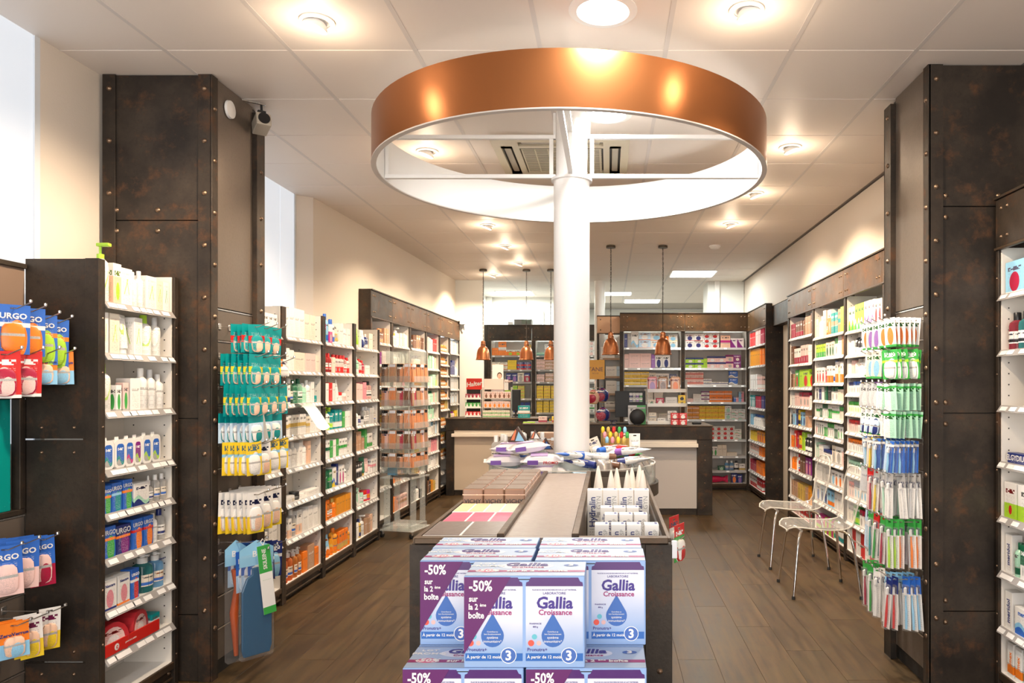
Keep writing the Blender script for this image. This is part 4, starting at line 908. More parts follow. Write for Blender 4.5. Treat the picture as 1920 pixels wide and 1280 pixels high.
hb.inputs['Base Color'].default_value = (.36, .135, .045, 1); hb.inputs['Metallic'].default_value = .68; hb.inputs['Roughness'].default_value = .30
obj('copper_band', ringmesh(RR - .006, RR, zb, zt, HC[0]), hp)
obj('white_liner', ringmesh(RR - .022, RR - .0065, zb + .001, zt - .001, PAINTW), hp)
obj('bottom_rim', ringmesh(RR - .024, RR + .002, zb - .006, zb, mat('rim_grey_white', (.62, .58, .55), .4)), hp)
for z in (zb + .005, zt - .02):
    for a in (0, 90, 180, 270): obj('spoke', MB().cbox(.086, RR - .023, -.013, .013, z, z + .022, .002).mesh('sp', [PAINTW]), hp, RZ(a))
for a in (0, 90, 180, 270):
    obj('upright', MB().cbox(.10, .122, -.011, .011, zb + .027, zt - .02, .002).mesh('up', [PAINTW]), hp, RZ(a))
    obj('upright', MB().cbox(RR - .045, RR - .024, -.011, .011, zb + .027, zt - .02, .002).mesh('up', [PAINTW]), hp, RZ(a))
obj('hanger', MB().box(.086, .10, -.006, .006, zt - .02, CEIL).box(-.10, -.086, -.006, .006, zt - .02, CEIL).mesh('hg', [PAINTW]), hp)

# ================================================================== PENDANTS
def chain_mesh(L):
    m = MB(); n = int(L / .026); s = L / n
    for k in range(n):
        z = -s * (k + .5); pts = []
        for i in range(9):
            a = 2 * math.pi * i / 8; px, pz = .0065 * math.cos(a), (s * .62) * math.sin(a); pts.append((px if k % 2 else 0, 0 if k % 2 else px, z + pz))
        m.tube(pts, .0016, 4, cap=False)
    m.tube([(.003, .003, 0), (.004, -.003, -L * .3), (-.004, .002, -L * .6), (.002, .003, -L)], .0022, 5)
    return m.mesh('chain', [mat('dark_chain', (.06, .045, .035), .4, .8)])
bell = [(.030, .176), (.052, .160), (.070, .130), (.081, .085), (.086, .03), (.089, .012), (.096, .006), (.096, .0)]
def pendant(x, y, label, yaw):
    zb_ = 1.745
    t = empty('pendant_lamp', T((x, y, zb_)) @ RZ(yaw), label, 'pendant lamp', 'copper pendant lamps over the tills')
    obj('lamp_shade', MB().lathe(bell[::-1], 28).mesh('b', [COPM], smooth=True, fix=False), t)
    obj('shade_lining', MB().lathe([(r - .003, z - .001 if z > .01 else z) for r, z in bell[::-1]], 28).mesh('b', [COPI], smooth=True, fix=False), t)
    nk = obj('lamp_neck', MB().lathe([(.030, .174), (.032, .180), (.032, .205), (.028, .210), (.028, .235), (.020, .245), (0, .246)], 20).mesh('n', [COPM], smooth=True), t)
    obj('vent_slot', MB().box(-.004, .004, -.0325, -.0318, .185, .203).box(-.018, -.012, -.0297, -.029, .185, .203).box(.012, .018, -.0297, -.029, .185, .203).mesh('v', [DARK]), nk)
    obj('bulb', MB().lathe([(0, .05), (.022, .06), (.030, .085), (.022, .115), (.014, .14)], 14).mesh('bulb', [mat('bulb_glow', (1, .86, .66), emit=6)], smooth=True), t)
    lamp('POINT', 'pendant_bulb_light', (x, y, zb_ + .03), 9, WARM, shadow_soft_size=.03)
    obj('chain', chain_mesh(CEIL - .02 - zb_ - .245), t, T((0, 0, CEIL - .02 - zb_)))
    obj('ceiling_rose', MB().lathe([(.050, 0), (.050, .022), (.046, .026)], 20).mesh('cr', [mat('dark_canopy', (.10, .08, .06), .4, .7)], smooth=True), t, T((0, 0, CEIL - .026 - zb_)))
pendant(-1.606, 9.40, 'copper pendant lamp over the counter end beside the sweets display', 10)
pendant(-1.050, 9.40, 'copper pendant lamp hanging in front of the purple and red boxes', 40)
pendant(-.735, 9.40, 'copper pendant lamp half hidden by the white column', 0)
pendant(.030, 7.80, 'copper pendant lamp in front of the angled copper bay', 20)
pendant(.586, 7.80, 'copper pendant lamp farthest from the column, over the monitor till', 70)

# ================================================================== COUNTERS
def counter(x0, x1, y, dp, z, label, pm_, ledge=True, legs=(.1, .16)):
    t = empty('service_counter', T((x0, y, 0)), label, 'counter'); w_ = x1 - x0
    obj('worktop', MB().cbox(-.01, w_ + .01, -.03, dp, z - .012, z, .002).mesh('wt', [EDGE]), t)
    obj('front_apron', MB().cbox(0, w_, -.02, dp - .01, z - .155, z - .013, .002).mesh('fa', [STEEL]), t)
    for a, b in ((0, legs[0]), (w_ - legs[1], w_)):
        l = obj('steel_leg', MB().cbox(a, b, -.018, dp - .01, 0, z - .156, .002).mesh('lg', [STEEL]), t)
        if b - a > .1:
            for zz in (.1, .35, .6, z - .22): obj('rivet', rvm, l, T(((a + b) / 2, -.018, zz)) @ RX(90) @ Matrix.Scale(.7, 4))
    obj('front_panel', MB().box(legs[0] + .002, w_ - legs[1] - .002, .01, .03, .07, z - .158).mesh('fp', [pm_]), t)
    obj('kick_board', MB().box(legs[0] + .002, w_ - legs[1] - .002, .015, .03, 0, .068).mesh('kb', [STEEL]), t)
    obj('back_panel', MB().box(legs[0], w_ - legs[1], dp - .05, dp - .03, .07, z - .158).mesh('bp', [pm_]), t)
    if ledge:
        obj('bag_ledge', MB().cbox(legs[0] - .02, w_ - legs[1] + .005, -.075, .008, z - .235, z - .195, .003).mesh('bl', [mat('cream_ledge', (.80, .72, .62), .35)]), t)
        obj('upper_panel', MB().box(legs[0] + .002, w_ - legs[1] - .002, .0, .009, z - .194, z - .157).mesh('up', [mat('cream_ledge', (.80, .72, .62), .35)]), t)
    return t
counter(-2.085, -.80, 9.42, .55, .995, 'far till counter with cream front panel beside the perfume shelves', CREAMP, legs=(.10, .05))
counter(-.985, .02, 8.5, .55, .975, 'dark steel middle counter partly hidden behind the white column', STEEL, ledge=False, legs=(.10, .10))
counter(.10, 1.14, 8.0, .75, .98, 'near till counter with grey front panel and white ledge, by the corner shelving', GREYP, legs=(.10, .165))

# ================================================================== CENTRAL TABLE
tb = empty('display_table', T((-.187, 2.05, 0)), 'long dark steel display table with taupe centre strip running to the column', 'table')
w2 = .367
obj('front_panel', MB().cbox(-w2 + .002, w2 - .002, 0, .03, .02, .975, .002).mesh('fp', [STEEL]), tb)
for s in (-1, 1):
    obj('front_stile', MB().cbox(s * (w2 - .075), s * w2, -.006, .0, 0, .974, .001).mesh('st', [STEEL]), tb)
    obj('side_panel', MB().cbox(s * (w2 - .02), s * w2, .031, 1.52, .02, .955, .002).mesh('sp', [STEEL]), tb)
    obj('side_rail', MB().cbox(s * (w2 - .012), s * w2, .031, 1.52, .956, .985, .001).mesh('sr', [EDGE]), tb)
    for z in (.62, .57, .2): obj('rivet', rvm, tb, T((s * (w2 - .035), -.006, z)) @ RX(90) @ Matrix.Scale(.7, 4))
    a, b = (-.125, -.105) if s < 0 else (.085, .105)
    obj('centre_rail', MB().cbox(a, b, .0, 1.50, .80, 1.004, .002).mesh('cr', [EDGE]), tb)
    x0, x1 = (-w2 + .021, -.126) if s < 0 else (.106, w2 - .021)
    obj('bin_floor', MB().box(x0, x1, .031, 1.50, .79, .80).mesh('bf', [STEEL]), tb)
    obj('front_lip', MB().cbox(x0 - .01, x1 + .01, -.004, .031, .9755, .992, .002).mesh('fl', [EDGE]), tb)
obj('centre_strip', MB().box(-.1045, .0845, .031, 1.50, .975, .992).mesh('cs', [TABLET]), tb)
obj('strip_front', MB().box(-.1045, .0845, .0, .030, .976, .992).mesh('cs', [TABLET]), tb)
obj('end_frame', MB().cbox(-w2, w2, 1.525, 1.555, .02, .80, .002).cbox(.10, w2, 1.525, 1.55, .801, 1.0, .002).mesh('ef', [STEEL]), tb)
obj('end_inset', MB().box(.14, w2 - .03, 1.519, 1.5245, .83, .97).mesh('ei', [BRUSH]), tb)
# ---- goods in the table's bins
def ladder(k): return ORD[k]
bx = lambda x: x
Pn = proto('c', 10.6, 16, 'white', 'grey', 'plain', 'grey', 22)
topc = {'grey': mat('lid_taupe', (.15, .12, .11), .35), 'pink': mat('lid_pink', (.62, .08, .16), .4), 'gold': mat('lid_pearl', (.62, .50, .28), .4), 'mint': mat('lid_pearl_mint', (.50, .52, .40), .4)}
def giftbox(x, y, w_, d_, z0, z1, tcol, label, group):
    m = MB().cbox(-w_/2, w_/2, -d_/2, d_/2, 0, z1 - z0 - .001, .001)
    o = obj('gift_box', m.mesh('gb', [PAINTW]), None, T((x, y, z0))); tag(o, label, 'box', group)
    obj('lid_print', MB().box(-w_/2 + .003, w_/2 - .003, -d_/2 + .003, d_/2 - .003, z1 - z0 - .0009, z1 - z0 + .0002).mesh('lp', [topc[tcol]]), o)
    return o
zb0, ztb = .802, .992
for k in range(2): giftbox(-.477 + k * .109, 2.195, .107, .215, zb0, ztb, 'grey', f'white gift box with dark taupe lid on the display table, {["outer", "inner"][k]} of the pair', 'taupe lidded gift boxes')
for k in range(3): giftbox(-.490 + k * .074, 2.39, .072, .17, zb0, ztb - .002, 'pink', f'pink lidded gift box on the display table, {ORD[k]} from the outer edge', 'pink lidded gift boxes')
for k in range(4): giftbox(-.503 + k * .054, 2.567, .053, .17, zb0, ztb, ['gold', 'gold', 'mint', 'mint'][k], f'pearl lidded slim gift box on the display table, {ORD[k]} from the outer edge', 'pearl lidded gift boxes')
vb = MB().cbox(-.0375, .0375, -.061, .061, 0, .075, .004).mesh('vb', [mat('rose_tan_gloss', (.30, .175, .12), .25, .15)])
vl = MB().cbox(-.0379, .0379, -.0614, .0614, .052, .056, .0004).mesh('vl', [mat('foil_edge', (.66, .44, .32), .25, .4)])
vt = MB().cbox(-.033, .033, -.056, .056, .0748, .0762, .0005).mesh('vt', [mat('taupe_window_lid', (.14, .095, .066), .5, 0)])
Pb = proto('c', 7.4, 16.5, 'tan', 'rose', 'plain', 'grey', 12)
for j in range(5):
    for k in range(3):
        x = -.494 + k * .0765; y = 2.73 + j * .127
        b0 = obj('skincare_case', MB().cbox(-.037, .037, -.060, .060, 0, .163, .002).mesh('sb', [mat('rose_tan_gloss', (.30, .175, .12), .25, .15)]) if (j, k) == (0, 0) else LASTVB, None, T((x, y, zb0)))
        LASTVB = b0.data
        tag(b0, f'rose tan case in the case block, {["front", "second", "third", "fourth", "back"][j]} row, {["outer", "middle", "inner"][k]} column', 'box', 'stacked rose tan cases on the display table')
        q = obj('top_case', vb, b0, T((0, 0, .164))); obj('foil_line', vl, q); obj('lid_window', vt, q)
        if j == 0: obj('lettering', text_mesh('VICHY', .021, 'black', .01), b0, T((0, -.0622, .164 + .030)))
# ---- tall white boxes in the other bin
ph_ = lambda s, w_, hh: proto('c', w_, hh, 'white', 'white', 'plain', 'navy', 4.6)
def hyd(x, y, w_, hh, label, txt='Hydralin'):
    P = ph_(0, w_, hh); o = place(P, T((x, y, zb0)), label, 'white intimate care boxes on the display table')
    sz = .0315 if w_ > 5 else .023
    obj('lettering', text_mesh(txt, sz, 'navy', .012), o, T((-P.w * .14, -P.d / 2 - .0006, P.h - (.078 if w_ > 5 else .058))) @ RY(-90))
    obj('lettering', text_mesh('GYN' if w_ > 5 else 'CRISP', sz * .72, 'grey', .0), o, T((P.w * .27, -P.d / 2 - .0006, P.h - (.045 if w_ > 5 else .035))) @ RY(-90))
    obj('top_mark', MB().box(P.w * .22, P.w * .40, -P.d * .25, P.d * .3, P.h, P.h + .0006).mesh('tm', [mat('ink_navy', 'navy', .45)]), o)
for k in range(4): hyd(-.047 + k * .0555, 2.62, 5.3, 24.6, f'tall white box with navy vertical lettering, back row, {ORD[k]} from the centre rail')
for k in range(3): hyd(-.005 + k * .044, 2.46, 4.1, 21.0, f'shorter white box with navy lettering, third row, {ORD[k]} from the centre rail')
for k in range(3): hyd(.010 + k * .047, 2.33, 4.2, 21.0, f'shorter white box with navy lettering, second row, {ORD[k]} from the centre rail')
for k, x in enumerate((-.018, .030, .076, .128)): hyd(x, 2.16, 4.2, 21.0, f'shorter white box with navy lettering, front row, {ORD[k]} from the centre rail')
def cone_tube():
    m = MB(); n = 14; vs = []; fs = []; K = 7
    for k in range(K + 1):
        f = k / K; z = .165 * f
        rx = .026 * (1 - f) ** .75 + .003; ry = .021 * (1 - f ** 1.3) + .0008
        for i in range(n): a = 2 * math.pi * i / n; vs.append((rx * math.cos(a), ry * math.sin(a), z))
    for k in range(K):
        for i in range(n): j = (i + 1) % n; fs.append((k * n + i, k * n + j, (k + 1) * n + j, (k + 1) * n + i))
    fs += [tuple(range(n))[::-1], tuple(range(K * n, K * n + n))]
    return m.add(vs, fs).mesh('ct', [mat('cream_tube', (.84, .78, .70), .35)], smooth=True)
ct = cone_tube(); ctm = MB().box(-.006, .006, -.0185, -.0150, .055, .075).mesh('cm', [mat('ink_peach', 'peach', .45)])
for k, (x, y, r) in enumerate(((-.035, 2.84, 0), (.012, 2.84, 20), (.035, 2.92, -15), (.075, 2.84, 30), (.096, 2.93, 0), (.135, 2.84, 10), (-.04, 3.0, 15), (.13, 3.02, -10))):
    base_ = obj('white_tube', ct, None, T((x, y, .925)) @ RZ(r)); tag(base_, f'pointed white cream tube in the bin behind the tall boxes, {ORD[k]} of the cluster', 'tube', 'pointed white cream tubes'); obj('print_mark', ctm, base_)
bf = obj('tube_tray', MB().cbox(-.075, .165, 2.80, 3.05, zb0, .923, .003).mesh('tt', [PAINTW])); tag(bf, 'white raised tray holding the pointed cream tubes in the display table', 'tray')

# ================================================================== MILK POWDER PACKS
def ggrad():
    m, t, b = newmat('print_can_gradient'); q = NT(t); tc = t.nodes.new('ShaderNodeTexCoord'); sp = t.nodes.new('ShaderNodeSeparateXYZ'); t.links.new(tc.outputs['Generated'], sp.inputs[0]); z = sp.outputs[2]
    n = t.nodes.new('ShaderNodeTexNoise'); n.inputs['Scale'].default_value = 1.7; t.links.new(tc.outputs['Generated'], n.inputs['Vector'])
    zz = q.m('ADD', z, q.m('MULTIPLY', q.m('SUBTRACT', n.outputs[0], .5), .5))
    f = q.m('MINIMUM', q.m('MAXIMUM', q.m('MULTIPLY', q.m('SUBTRACT', .62, zz), 2.2), 0), 1)
    c = q.mix(f, (.68, .69, .78), (.26, .39, .64)); f2 = q.m('MINIMUM', q.m('MAXIMUM', q.m('MULTIPLY', q.m('SUBTRACT', zz, .85), 3), 0), 1)
    c = q.mix(f2, c, (.55, .62, .80)); t.links.new(c, b.inputs['Base Color']); b.inputs['Roughness'].default_value = .35; return m
GB = mat('milk_pack_blue', (.25, .39, .68), .42); GC = ggrad(); GP = mat('milk_purple', (.105, .006, .11), .5); GL = mat('milk_lid', (.075, .02, .14), .3)
GN = mat('ink_indigo', (.045, .02, .22), .4); GBL = mat('print_blue', (.02, .12, .42), .4); GW = mat('ink_white', 'white', .45); GM = mat('print_magenta', (.33, .02, .15), .4)
DROP = mat('drop_blue', (.04, .13, .42), .35); GWS = mat('soft_white', (.78, .80, .88), .4)
def disc(m, x, z, r, y, mi, n=24, k=1.0):
    m.add([(x + r * math.cos(2 * math.pi * i / n), y, z + r * k * math.sin(2 * math.pi * i / n)) for i in range(n)], [tuple(range(n))], mi)
def poly(m, pts, y, mi): m.add([(x, y, z) for x, z in pts], [tuple(range(len(pts)))], mi)
GWd, GDp, GHt = .249, .123, .189
def grp(items, name):
    """joins flat letterings into one printed sheet"""
    m = MB(); mats = []
    for me, M in items:
        mi0 = len(mats); mats += list(me.materials)
        m.add([tuple(M @ v.co) for v in me.vertices], [tuple(p.vertices) for p in me.polygons], 0)
        for q in range(len(me.polygons)): m.m[len(m.m) - len(me.polygons) + q] = mi0 + me.polygons[q].material_index
    return m.mesh(name, mats, fix=False)
def milk_front():
    it = []; yb = -GDp / 2
    m = MB(); mats = [GC, GL, GP, DROP, GBL, GWS, mat('badge_red', (.75, .09, .06), .4), mat('badge_teal', (.12, .45, .55), .4), mat('badge_rose', (.7, .42, .40), .4), mat('ring_blue', (.05, .13, .42), .4), GW, GB]
    for s in (0, 1):
        x0 = -GWd / 2 + .003 + s * .1245; x1 = x0 + .118; xc = (x0 + x1) / 2; y = yb - .0004
        pts = [(x0, .008)] + [(x0 + (x1 - x0) * i / 8, .006 - .003 * math.sin(math.pi * i / 8)) for i in range(1, 8)] + [(x1, .008), (x1, .170), (x0, .170)]
        poly(m, pts, y, 0)
        poly(m, [(x0, .168), (x1, .168), (x1 - .001, .176), (x1 - .006, .178), (x1 - .010, .186), (x0 + .010, .186), (x0 + .006, .178), (x0 + .001, .176)], y - .0002, 1)
        # drop
        d = []; cxx, cz, r = xc - .003, .066, .0235
        for i in range(17): a = R(-215 + i * 250 / 16); d.append((cxx + r * math.cos(a), cz + r * math.sin(a)))
        d.append((cxx, cz + r * 2.0)); 
        d2 = [(cxx + (px - cxx) * 1.0, pz) for px, pz in d]; poly(m, d2, y - .0004, 3)
        poly(m, [(x0, .014), (x1, .014), (x1, .030), (x0, .030)], y - .0002, 4)
        disc(m, x0 + .089, .0255, .0165, y - .0005, 10); disc(m, x0 + .089, .0255, .0150, y - .0007, 9)
        disc(m, x0 + .011, .051, .0065, y - .0003, 6, 16); disc(m, x0 + .018, .064, .0055, y - .0003, 7, 16); disc(m, x0 + .027, .051, .0050, y - .0003, 8, 16)
        Y = y - .0009
        L = lambda s_, sz, c, x, z, b=.02, sx=1.0, sh=0: it.append((text_mesh(s_, sz, c, b, sh, sx), T((x, Y, z))))
        L('Gallia', .0335, 'indigo', xc, .133, .028, 1.0, .06); L('LABORATOIRE', .0072, 'indigo', xc, .1535, .0); L('Croissance', .0155, 'magenta', xc + .002, .114, .02)
        L('PLUS DE 30 ANS DE RECHERCHE SUR LE LAIT MATERNEL', .0036, 'indigo', xc, .1605, .0)
        L('Pronutra+', .0100, 'indigo', x0 + .024, .0375, .005); L('À partir de 12 mois', .0088, 'white', x0 + .038, .0225, .012); L('3', .0275, 'white', x0 + .089, .0248, .03)
        L('système', .0072, 'white', xc - .003, .0625, 0); L('immunitaire*', .0072, 'white', xc - .003, .0545, 0); L('Contribue au', .0042, 'white', xc - .003, .0745, 0); L('bon fonctionnement', .0042, 'white', xc - .003, .0695, 0)
        L('PHARMACIE', .0046, 'indigo', x0 + .020, .091, 0); L('800 g', .0046, 'indigo', x0 + .020, .0845, .01)
    # purple corner
    x0 = -GWd / 2 + .0006; z1 = GHt - .002
    poly(m, [(x0, z1), (x0, .028), (x0 + .096, z1)], yb - .0018, 2)
    Y = yb - .0021
    for s_, sz, x, z, sx in (('-50%', .030, .034, .168, .80), ('sur', .0165, .019, .142, .85), ('la 2', .0165, .019, .1255, .85), ('boîte', .0185, .025, .108, .85)):
        it.append((text_mesh(s_, sz, 'white', .025, 0, sx), T((x0 + x, Y, z))))
    it.append((text_mesh('ème', .009, 'white', .02, 0, .85), T((x0 + .039, Y, .1295))))
    it.append((m.mesh('sheet', mats, fix=False), Matrix()))
    return grp(it, 'front_print')
def milk_top():
    it = []; m = MB(); mats = [GM, GWS, mat('badge_pink', (.62, .10, .22), .4), mat('ring_blue', (.05, .13, .42), .4), GB, mat('pale_panel', (.46, .58, .76), .42)]
    # built lying in xz then turned flat: z runs away from the viewer
    hw = GWd / 2 - .001
    poly(m, [(-hw, .002), (hw, .002), (hw, GDp - .002), (-hw, GDp - .002)], 0, 5)
    poly(m, [(-hw, .030), (hw, .030), (hw, .046), (-hw, .046)], -.0003, 0)
    disc(m, -.083, .040, .024, -.0005, 1, 24, .62); disc(m, -.083, .040, .0225, -.0007, 2, 24, .58)
    disc(m, .092, .088, .016, -.0005, 3, 24, .62)
    disc(m, -.005, .083, .06, -.0002, 1, 24, .42)
    L = lambda s_, sz, c, x, z, b=.02, sx=1.0, sh=0: it.append((text_mesh(s_, sz, c, b, sh, sx), T((x, -.001, z))))
    L('Gallia', .036, 'indigo', -.005, .092, .028, 1.15, .1); L('Croissance', .013, 'magenta', .0, .069, .01, 1.2); L('LOT', .013, 'white', -.090, .098, .02, 1.5); L('PROMO', .014, 'white', -.088, .079, .02, 1.5)
    L('-50%', .022, 'white', -.083, .040, .03, 1.15, .1); L('sur la 2', .0165, 'white', -.012, .038, .025, 1.2); L('ème', .008, 'white', .032, .042, .02, 1.2); L('boîte', .0165, 'white', .067, .038, .025, 1.2); L('3', .020, 'white', .092, .088, .03, 1.3)
    it.append((m.mesh('sheet', mats, fix=False), Matrix()))
    me = grp(it, 'top_print'); me.transform(T((0, -GDp / 2, GHt + .0003)) @ RX(-90)); return me
mat('ink_indigo', (.045, .02, .22), .4); mat('ink_magenta', (.33, .02, .15), .4)
gbm = MB().cbox(-GWd / 2, GWd / 2, -GDp / 2, GDp / 2, 0, GHt, .0015).mesh('gb', [GB]); gf = milk_front(); gt = milk_top()
gsl = MB().box(-.012, .012, -GDp / 2 - .0004, -GDp / 2, GHt - .008, GHt - .006).mesh('tab', [DARK])
def milk(x, y, z, label):
    o = obj('milk_powder_pack', gbm, None, T((x, y, z))); tag(o, label, 'box', 'blue double packs of infant milk')
    obj('front_print', gf, o); obj('top_print', gt, o); obj('flap_slot', gsl, o)
z0 = .648; z1_ = z0 + GHt + .001; yA = 1.506 + GDp / 2
milk(-.1725, yA, z1_, 'blue milk powder double pack standing foremost, alone on top of the stack')
milk(-.297, 1.700, z1_, 'blue milk powder double pack behind the foremost one, beside its purple corner'); milk(-.040, 1.700, z1_, 'blue milk powder double pack behind the foremost one, with its can fully shown')
milk(-.300, 1.826, z1_, 'blue milk powder double pack in the last upper row, purple corner side'); milk(-.043, 1.826, z1_, 'blue milk powder double pack in the last upper row, table edge side')
for j, y in enumerate((yA, 1.698, 1.825)):
    for k, x in enumerate((-.299, -.045)): milk(x, y, z0, f'blue milk powder double pack in the lower layer, {["front", "middle", "last"][j]} row, {["under the purple corner pack", "under the fully shown can"][k]}')
pd = obj('pack_podium', MB().cbox(-.435, .09, 1.50, 1.90, .0, z0 - .001, .004).mesh('pd', [STEEL])); tag(pd, 'dark steel podium under the blue milk powder packs', 'podium')
# ================================================================== ROUND BASKET DISPLAY AT THE COLUMN
rc = (-.2, 4.13)
rd = empty('round_display', T((rc[0], rc[1], 0)), 'round dark steel display with clear bins around the foot of the column', 'display stand')
def ringpart(r0, r1, z0, z1, mt, n=48, a0=0, a1=360):
    full = a1 - a0 >= 360; k = n if full else n + 1; vs = []; fs = []
    for i in range(k):
        a = R(a0 + (a1 - a0) * i / n)
        for r, z in ((r0, z0), (r1, z0), (r1, z1), (r0, z1)): vs.append((r * math.cos(a), r * math.sin(a), z))
    for i in range(n):
        j = (i + 1) % k
        for q in range(4): fs.append((i * 4 + q, j * 4 + q, j * 4 + (q + 1) % 4, i * 4 + (q + 1) % 4))
    if not full: fs += [(0, 1, 2, 3), tuple(range((k - 1) * 4, k * 4))[::-1]]
    return MB().add(vs, fs).mesh('ring', [mt], smooth=True)
obj('steel_band', ringpart(.47, .485, .82, .885, STEEL), rd); obj('bin_floor', ringpart(.235, .469, .84, .85, STEEL), rd)
obj('base_drum', ringpart(.232, .30, 0, .839, STEEL), rd)
obj('acrylic_wall', ringpart(.462, .468, .851, .985, ACR), rd); obj('wall_rim', ringpart(.461, .469, .986, .990, ACRE), rd); obj('inner_wall', ringpart(.236, .242, .851, 1.06, ACR), rd)
for a in (60, 120, 180, 240, 300, 0): obj('divider', MB().box(.243, .461, -.002, .002, .851, 1.01).mesh('dv', [ACR]), rd, RZ(a + 20))
for a in (200, 340): obj('divider_knob', MB().lathe([(0, 0), (.012, .003), (.012, .012), (0, .016)], 10).mesh('dk', [ACRE], smooth=True), rd, RZ(a) @ T((.468, 0, .985)))
# stock filling the bins below the visible goods
for k in range(12):
    a = R(20 + 20 + (k // 2) * 60 + (k % 2) * 21); 
    o = place(proto('c', 9, 12, ['white', 'silver', 'paleblue'][k % 3], ['violet', 'green', 'navy'][k % 3], 'wave', 'grey', 9), T((rc[0] + .355 * math.cos(a), rc[1] + .355 * math.sin(a), .851)) @ RZ(math.degrees(a) + 90),
              f'boxed stock low in the round display bins, {ORD[k]} going round from the till side', 'boxed stock under the loose goods in the round display')
def pillow(w_, d_, h_, mats, n=9, crimp=.012):
    vs = []; fs = []; mi = []
    N = n
    for side in (1, -1):
        for i in range(N + 1):
            for j in range(N + 1):
                u, v = i / N * 2 - 1, j / N * 2 - 1
                hh = h_ / 2 * (max(0, 1 - abs(u) ** 2.6) ** .55) * (max(0, 1 - abs(v) ** 4) ** .5)
                vs.append((u * w_ / 2, v * d_ / 2 * (1 - .05 * (1 - abs(u))), side * hh + h_ / 2))
    K = (N + 1) ** 2
    for s in (0, 1):
        for i in range(N):
            for j in range(N):
                a = s * K + i * (N + 1) + j; q = (a, a + 1, a + N + 2, a + N + 1); fs.append(q if s else q[::-1])
    m = MB().add(vs, fs)
    m.box(-w_ / 2 - crimp, -w_ / 2 + .003, -d_ / 2, d_ / 2, h_ / 2 - .0012, h_ / 2 + .0012).box(w_ / 2 - .003, w_ / 2 + crimp, -d_ / 2, d_ / 2, h_ / 2 - .0012, h_ / 2 + .0012)
    return m.mesh('pillow', mats, smooth=True)
wip = pillow(.20, .11, .06, [mat('wipes_film', (.82, .79, .82), .25, bump=.6, bscale=25)])
lab = MB()
for i in range(6):
    pass
def wipes(M, label, txt=None, lilac=True):
    o = obj('wipes_packet', wip, None, M); tag(o, label, 'packet', 'white packets of wipes in the round display')
    obj('top_print', MB().cbox(-.06, .03, -.035, .035, .0585, .0612, .001).mesh('tp', [mat('print_lilac', (.58, .42, .70), .35)]), o)
    obj('side_print', MB().box(-.075, -.02, -.0595, -.052, .018, .04).mesh('sp', [mat('print_violet', (.20, .09, .42), .4)]), o)
    if txt: obj('lettering', text_mesh(txt, .022, 'red' if txt == 'PROMO' else 'grey', .01), o, T((.045, -.0605, .028)))
    return o
wipes(T((-.555, 3.93, .985)) @ RZ(8) @ RX(4), 'white wipes packet with violet label, lying over the basket edge', None)
wipes(T((-.52, 3.97, 1.047)) @ RZ(-6), 'white wipes packet on top of the violet labelled one', 'bio')
wipes(T((-.345, 3.83, 1.00)) @ RZ(4) @ RX(8), 'white wipes packet with red oval mark, nearest the table strip', 'PROMO')
wipes(T((-.315, 3.82, .94)) @ RZ(2), 'white wipes packet under the red marked one, violet label showing', None)
wipes(T((-.42, 3.86, 1.063)) @ RZ(16) @ RY(-6), 'white wipes packet topmost, beside the white column', None)
wipes(T((-.40, 3.90, .93)) @ RZ(-20), 'white wipes packet lowest in the pile by the column', None)
# small clear bottles with white caps behind the wipes
cb = proto('b', 5.4, 17, 'clear', 'white', 'band', 'grey')
k = 0
for (x, y) in ((-.62, 4.05), (-.575, 4.10), (-.53, 4.15), (-.60, 4.16), (-.48, 4.20), (-.545, 4.24), (-.43, 4.26), (-.50, 4.31), (-.39, 4.33), (-.45, 4.38)):
    o = place(cb, T((x, y, .972)), f'small clear bottle with white cap in the round display, {ORD[k]} from its outer edge', 'white capped bottles in the round display'); k += 1
def triangle_pack(M, c, label):
    m = MB().prism([(-.055, 0), (.055, 0), (.0, .085)], -.012, .012); o = obj('snack_packet', m.mesh('sn', [mat('snack_brown', (.07, .025, .015), .3)]), None, M); tag(o, label, 'packet')
    obj('front_print', MB().prism([(-.012, .006), (.040, .006), (.006, .058)], -.0132, -.0122).mesh('snp', [mat('snack_' + c, c, .3)]), o)
    obj('edge_print', MB().prism([(-.038, .010), (-.018, .010), (-.006, .062), (-.012, .070)], -.0134, -.0124).mesh('snp', [mat('snack_orange', (.72, .20, .08), .4)]), o)
triangle_pack(T((-.495, 4.02, 1.108)) @ RZ(-8), 'sky', 'pointed brown and blue snack packet upright behind the wipes')
triangle_pack(T((-.40, 4.01, 1.124)) @ RZ(10) @ Matrix.Scale(.6, 4), 'white', 'smaller brown snack packet lying by the pointed one')
triangle_pack(T((-.35, 4.10, 1.06)) @ RZ(0) @ Matrix.Scale(.8, 4), 'blue', 'blue snack packet corner next to the white column')
tn = obj('carton_box', MB().cbox(-.10, .10, -.05, .05, 0, .16, .002).mesh('cb', [printed('tan', 'rose', 'brown', 'wave')]), None, T((-.33, 4.47, .973))); tag(tn, 'tan patterned box behind the white capped bottles, against the column', 'box')
